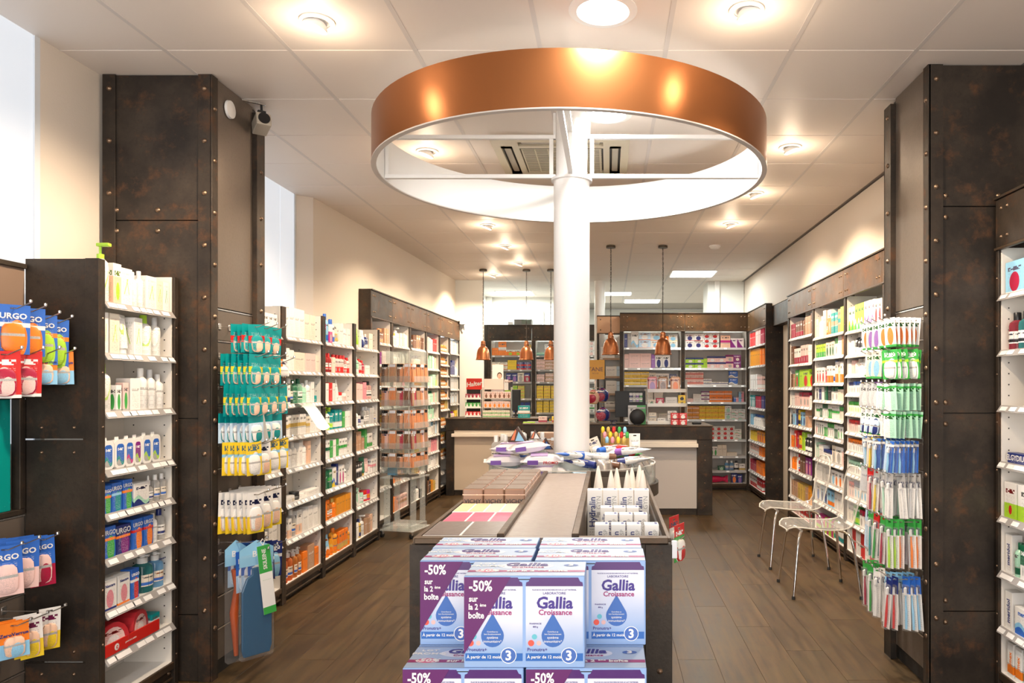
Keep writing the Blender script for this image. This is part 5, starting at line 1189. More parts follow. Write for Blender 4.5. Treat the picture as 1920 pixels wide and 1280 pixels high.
# lying tubes on the other side
def lying_tube(M, body, cap, label, ln=.155):
    m = MB(); n = 14; vs = []; fs = []; K = 6
    for k in range(K + 1):
        f = k / K; x = ln * f; ry = .021 * (1 - f ** 2) + .0008; rz = .021 * (1 + .15 * f)
        for i in range(n): a = 2 * math.pi * i / n; vs.append((x, rz * math.cos(a), ry * math.sin(a) + .022))
    for k in range(K):
        for i in range(n): j = (i + 1) % n; fs.append((k * n + i, k * n + j, (k + 1) * n + j, (k + 1) * n + i))
    fs += [tuple(range(n))[::-1], tuple(range(K * n, K * n + n))]
    o = obj('cream_tube', m.add(vs, fs).mesh('lt', [printed('white', body, 'grey', 'half', .3)], smooth=True), None, M); tag(o, label, 'tube', 'cream tubes piled in the round display')
    c = MB().lathe([(.016, -.04), (.018, -.038), (.019, 0)], 14).mesh('cap', [mat('cap_' + cap, cap, .3)], smooth=True); obj('cap', c, o, T((0, 0, .022)) @ RY(90))
ty_ = [(-.10, 3.77, .99, 150, 'navy', 'navy', 'navy capped white tube lying nearest the column foot'), (.02, 3.80, .985, 165, 'white', 'brown', 'white tube with brown cap pointing at the table'), (.0, 3.86, 1.02, 190, 'silver', 'brown', 'silver banded tube across the middle of the pile'),
       (.09, 3.84, 1.0, 8, 'silver', 'navy', 'navy banded tube pointing to the clear outer wall'), (-.02, 3.93, 1.05, 40, 'red', 'blue', 'red, white and blue tube resting highest'), (.03, 3.95, 1.03, 20, 'white', 'white', 'plain white tube at the back of the pile'),
       (-.13, 3.83, 1.03, 200, 'blue', 'white', 'white tube with blue band leaning to the column'), (.08, 3.90, 1.045, -20, 'white', 'violet', 'white tube with violet cap on the outer side')]
for x, y, z, r, b_, c_, l_ in ty_: lying_tube(T((x, y, z)) @ RZ(r) @ RY(-6), b_, c_, l_)
# jingling character-free candy tubes: clear tubes with gold springs and bright tops
for k in range(14):
    a = k % 5; b_ = k // 5
    x = -.03 + a * .032 + b_ * .012; y = 4.26 - b_ * .06 - .005 * a; z = 1.02 - b_ * .025
    c_ = ['yellow', 'gold', 'red', 'green', 'sky', 'pink'][k % 6]
    m = MB().lathe([(.011, 0), (.012, .004), (.012, .12), (.009, .125)], 10)
    o = obj('candy_tube', m.mesh('ct', [liquid('gold')], smooth=True), None, T((x, y, z))); tag(o, f'slim clear candy tube with {c_} top in the round display, {ORD[k]} of the bunch', 'toy tube', 'bright topped candy tubes')
    sp_ = []
    for i in range(41): t_ = i / 40; sp_.append((.0085 * math.cos(t_ * 40), .0085 * math.sin(t_ * 40), .012 + .10 * t_))
    obj('gold_spring', MB().tube(sp_, .0022, 4).mesh('gs', [mat('gold_metal', (.75, .55, .28), .25, .9)]), o)
    obj('bright_top', MB().lathe([(.009, .122), (.0105, .128), (.0105, .148), (.006, .158), (0, .160)], 10).mesh('bt', [mat('cap_' + c_, c_, .32)], smooth=True), o)
for k, (x, y, z, r, c_) in enumerate(((-.05, 4.05, 1.02, 20, 'red'), (.01, 4.02, 1.035, 60, 'green'), (.06, 4.04, 1.02, -30, 'green'), (.10, 4.08, 1.02, 10, 'blue'), (.13, 4.03, 1.03, 50, 'red'), (.15, 4.12, 1.02, 0, 'green'), (-.04, 4.12, 1.03, 80, 'white'), (.05, 4.12, 1.04, 15, 'blue'), (.10, 4.17, 1.03, -60, 'green'))):
    o = obj('wrapped_sweet', pillow(.05, .035, .03, [mat('sweet_' + c_, c_, .25)], 5, .016), None, T((x, y, z)) @ RZ(r)); tag(o, f'{c_} wrapped sweet on the candy pile, {ORD[k]} from the column', 'sweet', 'wrapped sweets in the round display')
for k, x in enumerate((.095, .155)):
    o = place(blister(6, 12, 'white', 'grey', 'plain'), T((x, 4.22, 1.13)), f'white carded packet with small type standing in the round display, {["inner", "outer"][k]} one', 'white carded packets'); 
o = place(blister(6.5, 12, 'cream', 'green', 'wave'), T((-.085, 3.99, 1.12)) @ RY(-22), 'cream swing tag packet with slot, leaning by the column'); 
for k in range(6):
    a = R(-62 + k * 17); o = obj('foil_sachet', pillow(.085, .12, .035, [mat('silver_foil', (.50, .47, .45), .22, .8, bump=1, bscale=18)], 7), None, T((rc[0] + .40 * math.cos(a), rc[1] + .40 * math.sin(a), .973)) @ RZ(math.degrees(a) + 90) @ RX(62))
    tag(o, f'crumpled silver foil sachet against the clear outer wall, {ORD[k]} from the table', 'sachet', 'foil sachets in the clear bin')
for k, (y, x) in enumerate(((2.20, .215), (2.34, .212))):
    o = place(blister(7, 11, ['green', 'white'][k], 'red', 'top'), T((x, y, .99)) @ RZ(60), ['green and red card packet hanging outside the display table corner', 'white card packet hanging outside the display table corner'][k])
obj('hook', MB().tube([(0, 0, 0), (.03, 0, .004), (.05, 0, .02)], .002, 5).mesh('hk', [PEG]), tb, T((w2, .15, .945))); obj('hook', MB().tube([(0, 0, 0), (.03, 0, .004), (.05, 0, .02)], .002, 5).mesh('hk', [PEG]), tb, T((w2, .29, .945)))
LP = mat('pale_poly', (.8, .8, .82), .2)  # even pale plastic of the clip
o = obj('plastic_clip', MB().cbox(-.008, .008, -.004, .004, -.05, .0, .002).mesh('pc', [LP]), tb, T((w2 + .006, -.002, .985)))

# ================================================================== HOOKS AND HANGING PACKS
def hook_mesh(L):
    m = MB().tube([(0, 0, 0), (0, -L * .78, 0), (0, -L, .022)], .0023, 6).lathe([(0, 0), (.0055, .002), (.0055, .010), (0, .013)], 8)
    # move the knob to the tip
    n = 8 * 4
    for i in range(len(m.v) - n, len(m.v)): x, y, z = m.v[i]; m.v[i] = (x, y - L + .003, z + .020)
    m.cbox(-.012, .012, 0, .003, -.012, .018, .001)
    return m.mesh('hook', [PEG], smooth=True)
HM = hook_mesh(.24); HMS = hook_mesh(.185)
def hang(parent, base, rz, packs, rowname, place_name, hk, hooks=True, yaw=0, off0=.03, group=None, hm=None):
    """packs: list of (proto, count, desc, spacing)"""
    M0 = T(base) @ RZ(rz)
    h = obj('hook', hm or HM, parent, None); h.matrix_world = M0 if parent is None else (parent.matrix_world.inverted() @ M0); h.matrix_local = parent.matrix_local.inverted() @ M0
    t = .205 - off0; k = 0
    for P, n, desc, sp_ in packs:
        for i in range(n):
            if t < .01: return
            lab = f'{desc}, {ORD[k]} on {hk} hook, {rowname} row, {place_name}'
            M = M0 @ T((random.uniform(-.004, .004), -t, .001)) @ RZ(yaw + random.uniform(-5, 5) * (2.2 if parent is PRt else 1)) @ RY(random.uniform(-3, 3) * (2 if parent is PRt else 1))
            if parent is PRt and random.random() < .12: t -= sp_; continue
            place(P, M, lab, group or f'packs in the {rowname} row of the {place_name}'); t -= sp_; k += 1
HK = ['nearest', 'second', 'third', 'fourth', 'last']
teal1 = blister(8.5, 14, 'teal', 'red', 'stripex', 'teal', c2='red'); teal2 = blister(7.5, 15.5, 'teal', 'yellow', 'stripex', 'teal', c2='lime'); cw = blister(8.5, 14.5, 'white', 'rose', 'top', 'white', c2='rose')
tealw = blister(8.5, 14.5, 'paleblue', 'teal', 'topx', 'white', c2='purple')
yel = blister(8.5, 16, 'yellow', 'white', 'foot', 'white', c2='sky'); yelw = blister(8.5, 17, 'white', 'yellow', 'low', 'white', c2='navy'); yw2 = blister(9, 20, 'white', 'yellow', 'low', 'white', c2='navy', shape='rect')
blu = blister(10, 18, 'navy', 'sky', 'foot', 'sky', c2='white'); bluw = blister(9.5, 20, 'blue', 'paleblue', 'low', 'white', c2='white')
FC = 'footcare panel'
rows = [(1.705, 'top', [(teal1, 3, 'teal blister card with red line', .016)], 3), (1.56, 'second', [(teal2, 5, 'teal blister card with yellow line', .015)], 3),
        (1.41, 'third', [(teal2, 4, 'narrow teal blister card', .018)], 4), (1.27, 'fourth', [(tealw, 5, 'teal topped pale blister card', .018)], 3),
        (1.13, 'fifth', [(yel, 4, 'yellow and blue footcare card', .016)], 4), (.885, 'sixth', [(yw2, 6, 'white card with yellow base', .022)], 3),
        (.60, 'bottom', [(blu, 3, 'blue dental footcare card', .02), (bluw, 2, 'blue and white card', .02)], 3)]
lyy = [3.545, 3.64, 3.74, 3.84]
for z, rn, pk_, nh in rows:
    for h in range(nh):
        y = lyy[h] + (.01 if nh == 4 else .03 * 1)
        pk2 = pk_
        if rn == 'top' and h == 2: pk2 = [(teal1, 2, 'teal blister card with red line', .02)]
        if rn == 'fifth' and h == 1: pk2 = [(yelw, 2, 'white card with yellow base', .02), (yel, 3, 'yellow and blue footcare card', .016)]
        if rn == 'bottom' and h == 0: pk2 = [(bluw, 2, 'blue and white card', .02)]
        hang(PLf, (-1.898, y, z), 90, [(a_, n_ + 1, d_, max(s_, .028)) for a_, n_, d_, s_ in pk2], rn, FC, HK[h], yaw=-28, hm=HM)
# two cards on stray hooks
hang(PLf, (-1.898, 3.87, 1.545), 90, [(blister(7, 9, 'orange', 'white', 'half'), 1, 'small orange and white box card', .02), (blister(7, 9, 'white', 'orange', 'stripe'), 1, 'small white box card', .02)], 'second', FC, 'last', yaw=-30)
# hot water bottle and brush bags
def bag(M, w_, h_, head, inner, icol, label, txt):
    o = obj('hanging_bag', MB().cbox(-w_ / 2, w_ / 2, -.018, .012, -h_, -.055, .010).mesh('bg', [FILM]), None, M); tag(o, label, 'bag')
    obj('header_card', MB().prism([(-w_ / 2, -.11), (w_ / 2, -.11), (w_ / 2, -.03), (0, .012), (-w_ / 2, -.03)], -.003, .001).mesh('hc', [mat('header_' + head, head, .35)]), o)
    obj('lettering', text_mesh(txt, .040, 'white', .02), o, T((0, -.0045, -.055)))
    if inner == 'bottle':
        pl_ = [(-.06, -h_ + .02), (.06, -h_ + .02), (.068, -h_ + .05), (.068, -.23), (.045, -.17), (.02, -.155), (.02, -.125), (-.02, -.125), (-.02, -.155), (-.045, -.17), (-.068, -.23), (-.068, -h_ + .05)]
        obj('rubber_bottle', MB().prism(pl_, -.012, .006).mesh('rb', [mat('rubber_' + icol, icol, .35)]), o)
        obj('rubber_rim', MB().tube([(x, -.003, z) for x, z in pl_] + [(pl_[0][0], -.003, pl_[0][1])], .006, 6).mesh('rr', [mat('rubber_' + icol, icol, .35)]), o)
    else:
        obj('brush_handle', MB().tube([(0, -.002, -.13), (.004, -.004, -.22), (-.01, -.002, -.34), (0, -.002, -h_ + .03)], [.022, .014, .020, .010], 10).mesh('bh', [mat('rubber_' + icol, icol, .35)], smooth=True), o)
OB = (.62, .10, .015)
mat('rubber_ruddy', (.50, .09, .02), .35); mat('rubber_petrol', (.01, .09, .20), .35); PAL['ruddy'] = OB; PAL['petrol'] = (.01, .09, .20)
hookM = T((-1.898, 3.56, .655)) @ RZ(90); h_ = obj('hook', HM, PLf, None); h_.matrix_local = PLf.matrix_local.inverted() @ hookM
bag(hookM @ T((0, -.085, 0)) @ RZ(-38), .105, .58, 'sky', 'brush', 'ruddy', 'clear bag with rust orange brush hanging lowest on the footcare panel', 'Bo')
bag(hookM @ T((0, -.185, 0)) @ RZ(-38) , .165, .56, 'sky', 'bottle', 'petrol', 'clear bag with dark blue hot water bottle, hanging under the footcare cards', 'Bo')
sk = obj('hanging_strip', MB().cbox(-.031, .031, -.001, .001, -.36, -.02, .0005).mesh('sk', [mat('ink_white', 'white', .45)]), None, hookM @ T((0, -.215, .005)) @ RZ(-40) @ RY(-6)); tag(sk, 'long green and white hanging leaflet over the dark blue hot water bottle', 'leaflet')
obj('green_print', MB().box(-.031, .031, -.0014, -.0011, -.155, -.02).mesh('gp', [mat('print_green', 'green', .4)]), sk); obj('green_print', MB().box(-.031, .031, -.0014, -.0011, -.36, -.325).mesh('gp', [mat('print_green', 'green', .4)]), sk)
obj('lettering', text_mesh('SKILEINE', .026, 'white', .02), sk, T((.0, -.0022, -.088)) @ RY(-90)); obj('lettering', text_mesh('- - - - -', .014, 'green', .0), sk, T((0, -.0022, -.19)))
obj('hang_loop', MB().tube([(0, 0, -.02), (-.01, 0, .0), (0, 0, .012), (.01, 0, .0), (0, 0, -.02)], .0025, 5).mesh('hl', [PAINTW]), sk)
wh = obj('hanging_strip', MB().cbox(-.02, .02, -.004, .004, -.20, -.0, .003).mesh('w', [mat('white_clip_strip', (.5, .5, .48), .4)]), None, T((-1.735, 3.62, 1.335)) @ RZ(60) @ RY(-12)); tag(wh, 'clear strip of samples hanging between teal cards and purple topped cards', 'strip')

# right hand pillar : toothbrushes and floss
g1 = blister(6, 13.6, 'white', 'orange', 'blob', 'peach', True, c2='green'); g1b = blister(6, 13.8, 'silver', 'violet', 'blob', 'rose', True, c2='green'); g2 = blister(8, 13.8, 'green', 'white', 'foot', 'white', c2='lime'); g1c = blister(6, 13.4, 'cream', 'sky', 'blob', 'sky', True, c2='green')
g3 = blister(6.5, 12, 'silver', 'white', 'blob', 'white', True, c2='grey'); g3b = blister(8, 12.6, 'white', 'mint', 'half', 'mint', True, c2='green'); g4 = blister(7, 12.4, 'white', 'navy', 'blob', 'paleblue', False, c2='green')
g5 = blister(4.5, 15, 'paleblue', 'blue', 'half', 'sky', shape='brush'); g5b = blister(4.5, 15, 'cream', 'yellow', 'half', 'yellow', shape='brush')
def tb_(c, b_='white', c1='grey', h=21): return blister(4.2, h, b_, c1, 'top', c, shape='brush')
TP_ = 'toothbrush panel'
ryy = [3.445, 3.525, 3.61, 3.69, 3.77]
def rrow(z, rn, lst, yaw=28, off=.0):
    for h, pk_ in enumerate(lst): 
        if pk_ and h < 2: pk_ = pk_[:-1] + [(pk_[-1][0], 6 - sum(q_[1] for q_ in pk_[:-1]), pk_[-1][2], pk_[-1][3])]
        if pk_: hang(PRt, (1.488, ryy[h] + off, z), -90, [(a_, n_, d_, max(s_, .024)) for a_, n_, d_, s_ in pk_], rn, TP_, HK[h], yaw=yaw, hm=HMS, off0=.045)
rrow(1.725, 'top', [[(g1, 6, 'white and green interdental card', .02)], [(g1, 4, 'white and green interdental card', .018)], [(g1b, 3, 'silver and green interdental card', .02)], [(g1b, 3, 'silver and green interdental card', .02)], [(g1, 2, 'white and green interdental card', .02)]])
rrow(1.575, 'second', [[(g2, 4, 'bright green and navy card', .024)], [(g2, 2, 'bright green and navy card', .024)], [(g1c, 4, 'pale blue clear card', .03)], [(g1c, 3, 'pale blue clear card', .03)], [(g4, 3, 'slim white and green card', .02)]])
rrow(1.415, 'third', [[(g3b, 3, 'white card of green picks', .03)], [(g3b, 1, 'white card of green picks', .03)], [(g3, 3, 'grey floss reel card', .026)], [(g3, 3, 'grey floss reel card', .026)], [(g3, 2, 'grey floss reel card', .026)]])
rrow(1.285, 'fourth', [[(g3b, 6, 'mint and white pick card', .02)], [(g3b, 3, 'mint and white pick card', .02)], [(g4, 3, 'white reel card with green base', .025)], [(g4, 3, 'white reel card with green base', .025)], [(g4, 2, 'white reel card with green base', .025)]])
rrow(1.145, 'fifth', [[(g5, 4, 'blue and green brush packet', .02)], None, [(g5, 6, 'slim blue brush packet', .016)], [(g5b, 4, 'slim yellow brush packet', .016)], [(g5, 4, 'slim blue brush packet', .016)]])
rrow(.99, 'sixth', [[(tb_('white'), 4, 'clear packet with white toothbrush', .026)], [(tb_('mint'), 2, 'clear packet with mint toothbrush', .026)], [(tb_('yellow'), 2, 'clear packet with yellow toothbrush', .026)], [(tb_('crimson', 'rose', 'red'), 2, 'clear packet with crimson toothbrush', .026)], [(blister(5, 13, 'silver', 'white', 'plain', 'grey', True), 3, 'plain grey clear packet', .025)]])
rrow(.775, 'seventh', [[(tb_('lime', 'white', 'green', 23), 2, 'clear packet with lime toothbrush', .026), (tb_('orange', 'white', 'green', 23), 1, 'clear packet with orange toothbrush', .026)], [(tb_('crimson', 'white', 'green', 23), 2, 'clear packet with crimson toothbrush', .026)], [(tb_('green', 'white', 'red', 23), 2, 'clear packet with green toothbrush', .026)], [(tb_('teal', 'white', 'green', 23), 2, 'clear packet with teal toothbrush', .026)], [(blister(9, 21, 'paleblue', 'white', 'foot', 'paleblue', True), 5, 'large pale blue clear pack', .03)]])
rrow(.505, 'bottom', [[(tb_('red', 'white', 'navy', 25), 2, 'clear packet with red toothbrush', .026), (tb_('sky', 'white', 'blue', 25), 1, 'clear packet with blue toothbrush', .026)], [(tb_('white', 'white', 'sky', 25), 3, 'clear packet with white toothbrush', .026)], [(tb_('white', 'white', 'white', 24), 3, 'clear packet with plain toothbrush', .026)], [(tb_('green', 'white', 'green', 24), 3, 'clear packet with green toothbrush', .026)], [(tb_('crimson', 'white', 'green', 23), 3, 'clear packet with dark red toothbrush', .026)]])

# near slatted wall unit at the left edge
su = empty('slatwall_unit', T((-2.34, 2.0, 0)), 'taupe slatted wall unit with hooks, header panel and dark recessed display window', 'display stand')
obj('header_panel', MB().box(-.02, 0, 0, .93, 1.70, 1.885).mesh('hp', [mat('taupe_header', (.24, .165, .12), .45)]), su)
obj('top_frame', MB().cbox(-.10, .012, 0, .93, 1.885, 1.905, .002).mesh('tf', [STEEL]), su)
for a, b in ((1.39, 1.695), (.12, .90)):
    z = a
    while z < b - .02:
        obj('slat', MB().cbox(-.02, 0, 0, .93, z, min(z + .148, b), .002).mesh('sl', [mat('taupe_slat', (.115, .092, .075), .4)]), su); obj('slot_rail', MB().box(-.012, .002, 0, .93, min(z + .149, b), min(z + .155, b + .005)).mesh('sr', [PEG]), su); z += .157
wz0, wz1 = .905, 1.385
obj('window_frame', MB().cbox(-.03, .006, .0, .93, wz0, wz0 + .022, .002).cbox(-.03, .006, .0, .93, wz1 - .02, wz1, .002).cbox(-.03, .006, .90, .93, wz0 + .022, wz1 - .02, .002).mesh('wf', [STEEL]), su)
obj('teal_strip', MB().cbox(-.04, -.006, .80, .87, wz0 + .022, wz1 - .02, .002).mesh('ts', [mat('teal_gloss', (.0, .30, .27), .25)]), su)
obj('dark_screen', MB().box(-.04, -.012, .0, .78, wz0 + .03, wz1 - .025).mesh('ds', [mat('dark_glass', (.03, .035, .05), .12)]), su)
obj('screen_edge', MB().cbox(-.04, -.004, .78, .80, wz0 + .022, wz1 - .02, .002).mesh('se', [BLK]), su)
un = 'near slatted unit'
u1 = blister(10, 18, 'blue', 'orange', 'footx', 'orange', c2='white'); u2 = blister(8.5, 19, 'blue', 'lime', 'footx', 'lime', c2='orange'); u3 = blister(9.5, 17, 'red', 'rose', 'blob', 'crimson', c2='white')
u4 = blister(8.8, 13, 'orange', 'sky', 'lowx', 'peach', c2='orange'); u5 = blister(10, 18, 'blue', 'rose', 'lowx', 'rose', c2='white'); u6 = blister(7, 16, 'white', 'yellow', 'low', 'peach', c2='magenta'); u5b = blister(8, 19, 'blue', 'crimson', 'lowx', 'rose', c2='white')
def addtxt(P, s, z, sz, col='white'):
    if not any(p[0] == 'lettering' for p in P.parts if isinstance(p, tuple)): P.parts.append(('lettering', (lambda me: (me.transform(T((0, -.0022, z))), me)[1])(text_mesh(s, sz, col, .03).copy())))
addtxt(u1, 'URGO', -.030, .028); addtxt(u2, 'URGO', -.028, .024); addtxt(u5, 'URGO', -.030, .028); addtxt(u5b, 'URGO', -.030, .024); addtxt(u4, 'ZeroVerrue', -.032, .017, 'navy'); addtxt(teal1, 'Compeed', -.022, .022); addtxt(teal2, 'Compeed', -.022, .019); addtxt(tealw, 'Compeed', -.022, .022)
for i, (y, z, P, n, d, hk, rn) in enumerate([(2.66, 1.70, u1, 3, 'blue card with orange spray bubble', 'nearest', 'top'), (2.73, 1.695, u1, 3, 'blue card with orange bubble', 'second', 'top'), (2.80, 1.675, u2, 3, 'blue card with lime bubble', 'third', 'top'), (2.865, 1.665, u2, 3, 'blue card with bright lime bubble', 'last', 'top'),
        (2.62, 1.53, u3, 5, 'red bandage card', 'nearest', 'second'), (2.72, 1.535, u3, 5, 'red bandage card with round window', 'second', 'second'), (2.80, 1.54, u4, 3, 'orange wart care box card', 'third', 'second'), (2.88, 1.54, u4, 2, 'orange wart care box card', 'last', 'second'),
        (2.70, .835, u5, 6, 'blue and pink plaster card', 'nearest', 'third'), (2.79, .83, u5b, 4, 'blue and crimson plaster card', 'second', 'third'), (2.62, .83, u5, 5, 'blue and pink plaster card', 'front', 'third'),
        (2.74, .545, u6, 2, 'white and yellow portrait box card', 'second', 'bottom'), (2.66, .545, u4, 3, 'orange wart care box card', 'nearest', 'bottom'), (2.83, .545, u6, 1, 'white and yellow portrait box card', 'last', 'bottom')]):
    hang(su, (-2.338, y, z), 90, [(P, n, d, .026)], rn, un, hk, yaw=-42, hm=HM)
# ================================================================== CLEAR CHAIRS
def chair(x, y, rz, label):
    t = empty('clear_chair', T((x, y, 0)) @ RZ(rz), label, 'chair')
    prof = [(-.225, .428, .105), (-.222, .440, .13), (-.205, .451, .158), (-.15, .452, .188), (-.07, .444, .204), (.02, .438, .205), (.10, .438, .196), (.155, .446, .178), (.192, .470, .158), (.212, .51, .146), (.225, .57, .150), (.238, .64, .170), (.248, .71, .184), (.257, .77, .178), (.264, .82, .150), (.268, .845, .115), (.269, .855, .07)]
    N = 12; vs = []; fs = []; K = len(prof)
    for side in (0, 1):
        for i, (py, pz, hw) in enumerate(prof):
            a = prof[max(0, i - 1)]; b = prof[min(K - 1, i + 1)]; tx, tz = b[0] - a[0], b[1] - a[1]; l = math.hypot(tx, tz); nx, nz = -tz / l, tx / l
            for j in range(N + 1):
                u = j / N * 2 - 1; dish = .018 * u * u * (1 if i < 8 else .6)
                o = .0045 * (1 if side else -1)
                vs.append((u * hw, py + nx * (dish * (1 if i < 9 else 1) + o), pz + nz * (dish + o)))
    M_ = K * (N + 1)
    for i in range(K - 1):
        for j in range(N):
            a = i * (N + 1) + j; fs += [(a, a + 1, a + N + 2, a + N + 1), (M_ + a, M_ + a + N + 1, M_ + a + N + 2, M_ + a + 1)]
    rim = []
    for i in range(K): rim.append(i * (N + 1) + N)
    for j in range(N - 1, -1, -1): rim.append((K - 1) * (N + 1) + j)
    for i in range(K - 2, -1, -1): rim.append(i * (N + 1))
    for j in range(1, N): rim.append(j)
    for a, b in zip(rim, rim[1:] + rim[:1]): fs.append((a, b, b + M_, a + M_))
    obj('seat_shell', MB().add(vs, fs).mesh('shell', [CHAIRM], smooth=True), t)
    rp = [tuple((vs[r][q] + vs[r + M_][q]) / 2 for q in range(3)) for r in rim]; obj('shell_edge', MB().tube(rp + rp[:1], .0052, 6, cap=False).mesh('edge', [ACRE], smooth=True), t)
    for sx in (-1, 1):
        for sy in (-1, 1):
            fx, fy = sx * .215, sy * .225 - .0
            pts = [(sx * .06, sy * .13, .425), (sx * .11, sy * .15, .424), (sx * .15, sy * .168, .412), (sx * .168, sy * .178, .385), (sx * .178, sy * .188, .33), (fx, fy, .012)]
            obj('leg', MB().tube(pts, .0095, 10).mesh('leg', [CHROME], smooth=True), t)
            obj('foot_cap', MB().lathe([(.012, 0), (.0125, .012), (.011, .022)], 12).mesh('fc', [RUB], smooth=True), t, T((fx, fy, 0)))
    obj('under_bar', MB().tube([(-.06, -.13, .425), (.06, -.13, .425)], .009, 8).tube([(-.06, .13, .425), (.06, .13, .425)], .009, 8).tube([(0, -.13, .425), (0, .13, .425)], .009, 8).mesh('ub', [CHROME], smooth=True), t)
chair(1.455, 5.06, -90, 'clear acrylic chair with chrome legs, the one closer to the toothbrush panel')
chair(1.475, 5.84, -90, 'clear acrylic chair with chrome legs, standing behind the other clear chair')
# ================================================================== CLEAR SPINNER
sx0, sy0 = -1.925, 6.93
sp = empty('acrylic_spinner', T((sx0, sy0, 0)) @ RZ(-14), 'tall clear acrylic spinner of hair accessories on casters before the tall shelving', 'display stand')
for a in (-1, 1):
    for b in (-1, 1):
        c = obj('caster', MB().lathe([(0, -.011), (.024, -.011), (.026, 0), (.024, .011), (0, .011)], 14).mesh('cs', [BLK], smooth=True), sp, T((a * .15, b * .15, .026)) @ RY(90))
        obj('caster_fork', MB().cbox(-.014, .014, -.014, .014, .030, .066, .003).mesh('cf', [CHROME]), sp, T((a * .15, b * .15, 0)))
        obj('clear_panel', MB().cbox(a * .135 - .004, a * .135 + .004, b * .04, b * .14, .118, .548, .002).mesh('cp', [ACR]), sp)
obj('base_plate', MB().cbox(-.18, .18, -.18, .18, .067, .075, .002).cbox(-.15, .15, -.15, .15, .076, .116, .003).mesh('bp', [ACR]), sp)
obj('tray', MB().cbox(-.17, .17, -.17, .17, .550, .562, .003).mesh('tr', [ACR]), sp); obj('turntable', MB().lathe([(.13, .563), (.13, .572), (.12, .576), (0, .577)], 28).mesh('tt', [mat('smoked_disc', (.12, .10, .09), .2)], smooth=True), sp)
obj('spine', MB().cbox(-.03, .03, -.03, .03, .578, 1.72, .002).mesh('sp', [ACR]), sp)
for rz in (0, 90, 180, 270):
    obj('clear_panel', MB().box(-.165, .165, -.135, -.131, .60, 1.74).mesh('cp', [ACR]), sp, RZ(rz)); obj('panel_edge', MB().box(-.167, -.163, -.137, -.129, .60, 1.745).mesh('pe', [ACRE]), sp, RZ(rz))
tz = [1.46, 1.24, 1.03, .84, .67]
for ti, z in enumerate(tz):
    for rz in (0, 90): obj('pocket', MB().box(-.16, .16, -.185, -.182, z - .012, z + .045).box(-.16, .16, -.182, -.137, z - .014, z - .011).mesh('pk', [ACR]), sp, RZ(rz))
pal_ = [('brown', 'tan'), ('tan', 'copper'), ('brown', 'copper'), ('copper', 'rose'), ('copper', 'orange'), ('tan', 'crimson')]
for ti, z in enumerate(tz):
    for fi, rz in enumerate((0, 90)):
        for k in range(4):
            b_, c_ = pal_[(ti * 3 + fi * 2 + k * (1 + fi)) % 6]
            if fi == 1 and b_ == 'brown': b_ = 'copper'
            P = proto('c', 6.6, 17 if ti < 4 else 13, b_, c_, 'leaf' if k % 2 else 'half', 'white', 1.6)
            o = place(P, T((sx0, sy0, 0)) @ RZ(-14 + rz) @ T((-.118 + k * .078, -.160, z - .0108)) @ RX(-3), f'{A(b_)} hair accessory pack in the clear spinner, {["top", "second", "third", "fourth", "bottom"][ti]} tier, {["aisle", "till"][fi]} face, {ORD[k]} pocket', 'hair accessory packs in the clear spinner')
            o.name = 'accessory_pack'
            obj('white_header', MB().box(-.031, .031, -.0092, -.0082, P.h - .03, P.h - .004).mesh('wh', [GWS if (k + fi) % 2 else BLK]), o)
o = place(proto('c', 8, 11, 'sky', 'grey', 'plain', 'grey', 4), T((sx0, sy0, .5765)) @ RZ(-14) @ T((-.085, -.08, 0)), 'grey blue box standing on the spinner tray')
# ================================================================== COUNTER DISPLAYS
def rowbox(x, y, z, w_, h_, n, st, base, c1, style, labf, group, dd=7):
    P = proto('c', w_, h_, base, c1, style, 'grey', dd)
    for i in range(n):
        for j in range(st): o = place(P, T((x + i * (P.w + .003) + P.w / 2, y, z + j * (P.h + .001))), labf(i, j), group); o.name = 'counter_box'
hs = empty('sweets_display', T((-1.86, 9.56, .995)), 'white wire sweets stand with red sign on the far till counter', 'display stand')
obj('back_board', MB().cbox(0, .205, .05, .055, 0, .37, .001).mesh('bb', [DARK]), hs)
for k in range(3): obj('tray', MB().cbox(0, .205, -.06, .05, .01 + k * .115, .016 + k * .115, .001).cbox(0, .205, -.064, -.058, .01 + k * .115, .035 + k * .115, .001).mesh('tr', [PAINTW]), hs)
for k in (0, .205): obj('side_wire', MB().tube([(k, -.06, 0), (k, -.05, .36), (k, .05, .38), (k, .052, 0)], .003, 6).mesh('sw', [PAINTW]), hs)
sg = obj('red_sign', MB().cbox(-.0, .205, .03, .04, .37, .515, .002).mesh('rs', [mat('sign_red', (.75, .03, .015), .35)]), hs); obj('lettering', text_mesh('Halter', .080, 'white', .03, .2), sg, T((.102, .029, .44)) @ RY(-8))
for k in range(3):
    rowbox(-1.857, 9.545, .995 + .018 + k * .115, 4.6, 6.5, 4, 1, ['red', 'green', 'crimson'][k], 'white', 'blob', lambda i, j: f'small {["red", "green", "crimson"][k]} sweets box, {ORD[i]} on the {["lowest", "middle", "highest"][k]} tray of the red signed stand', 'sweets boxes in the red signed stand')
cd = empty('cosmetics_display', T((-1.64, 9.60, .995)), 'pale pink counter display of little boxes beside the red signed stand', 'display stand')
obj('side_wall', MB().cbox(0, .004, -.10, .10, 0, .40, .001).mesh('sw', [ACRE]), cd); obj('side_wall', MB().cbox(.376, .38, -.10, .10, 0, .40, .001).mesh('sw', [ACRE]), cd)
for k in range(3): obj('step', MB().cbox(.005, .375, -.10 + k * .05, .10, .004 + k * .12, .010 + k * .12, .001).mesh('st', [ACRE]), cd)
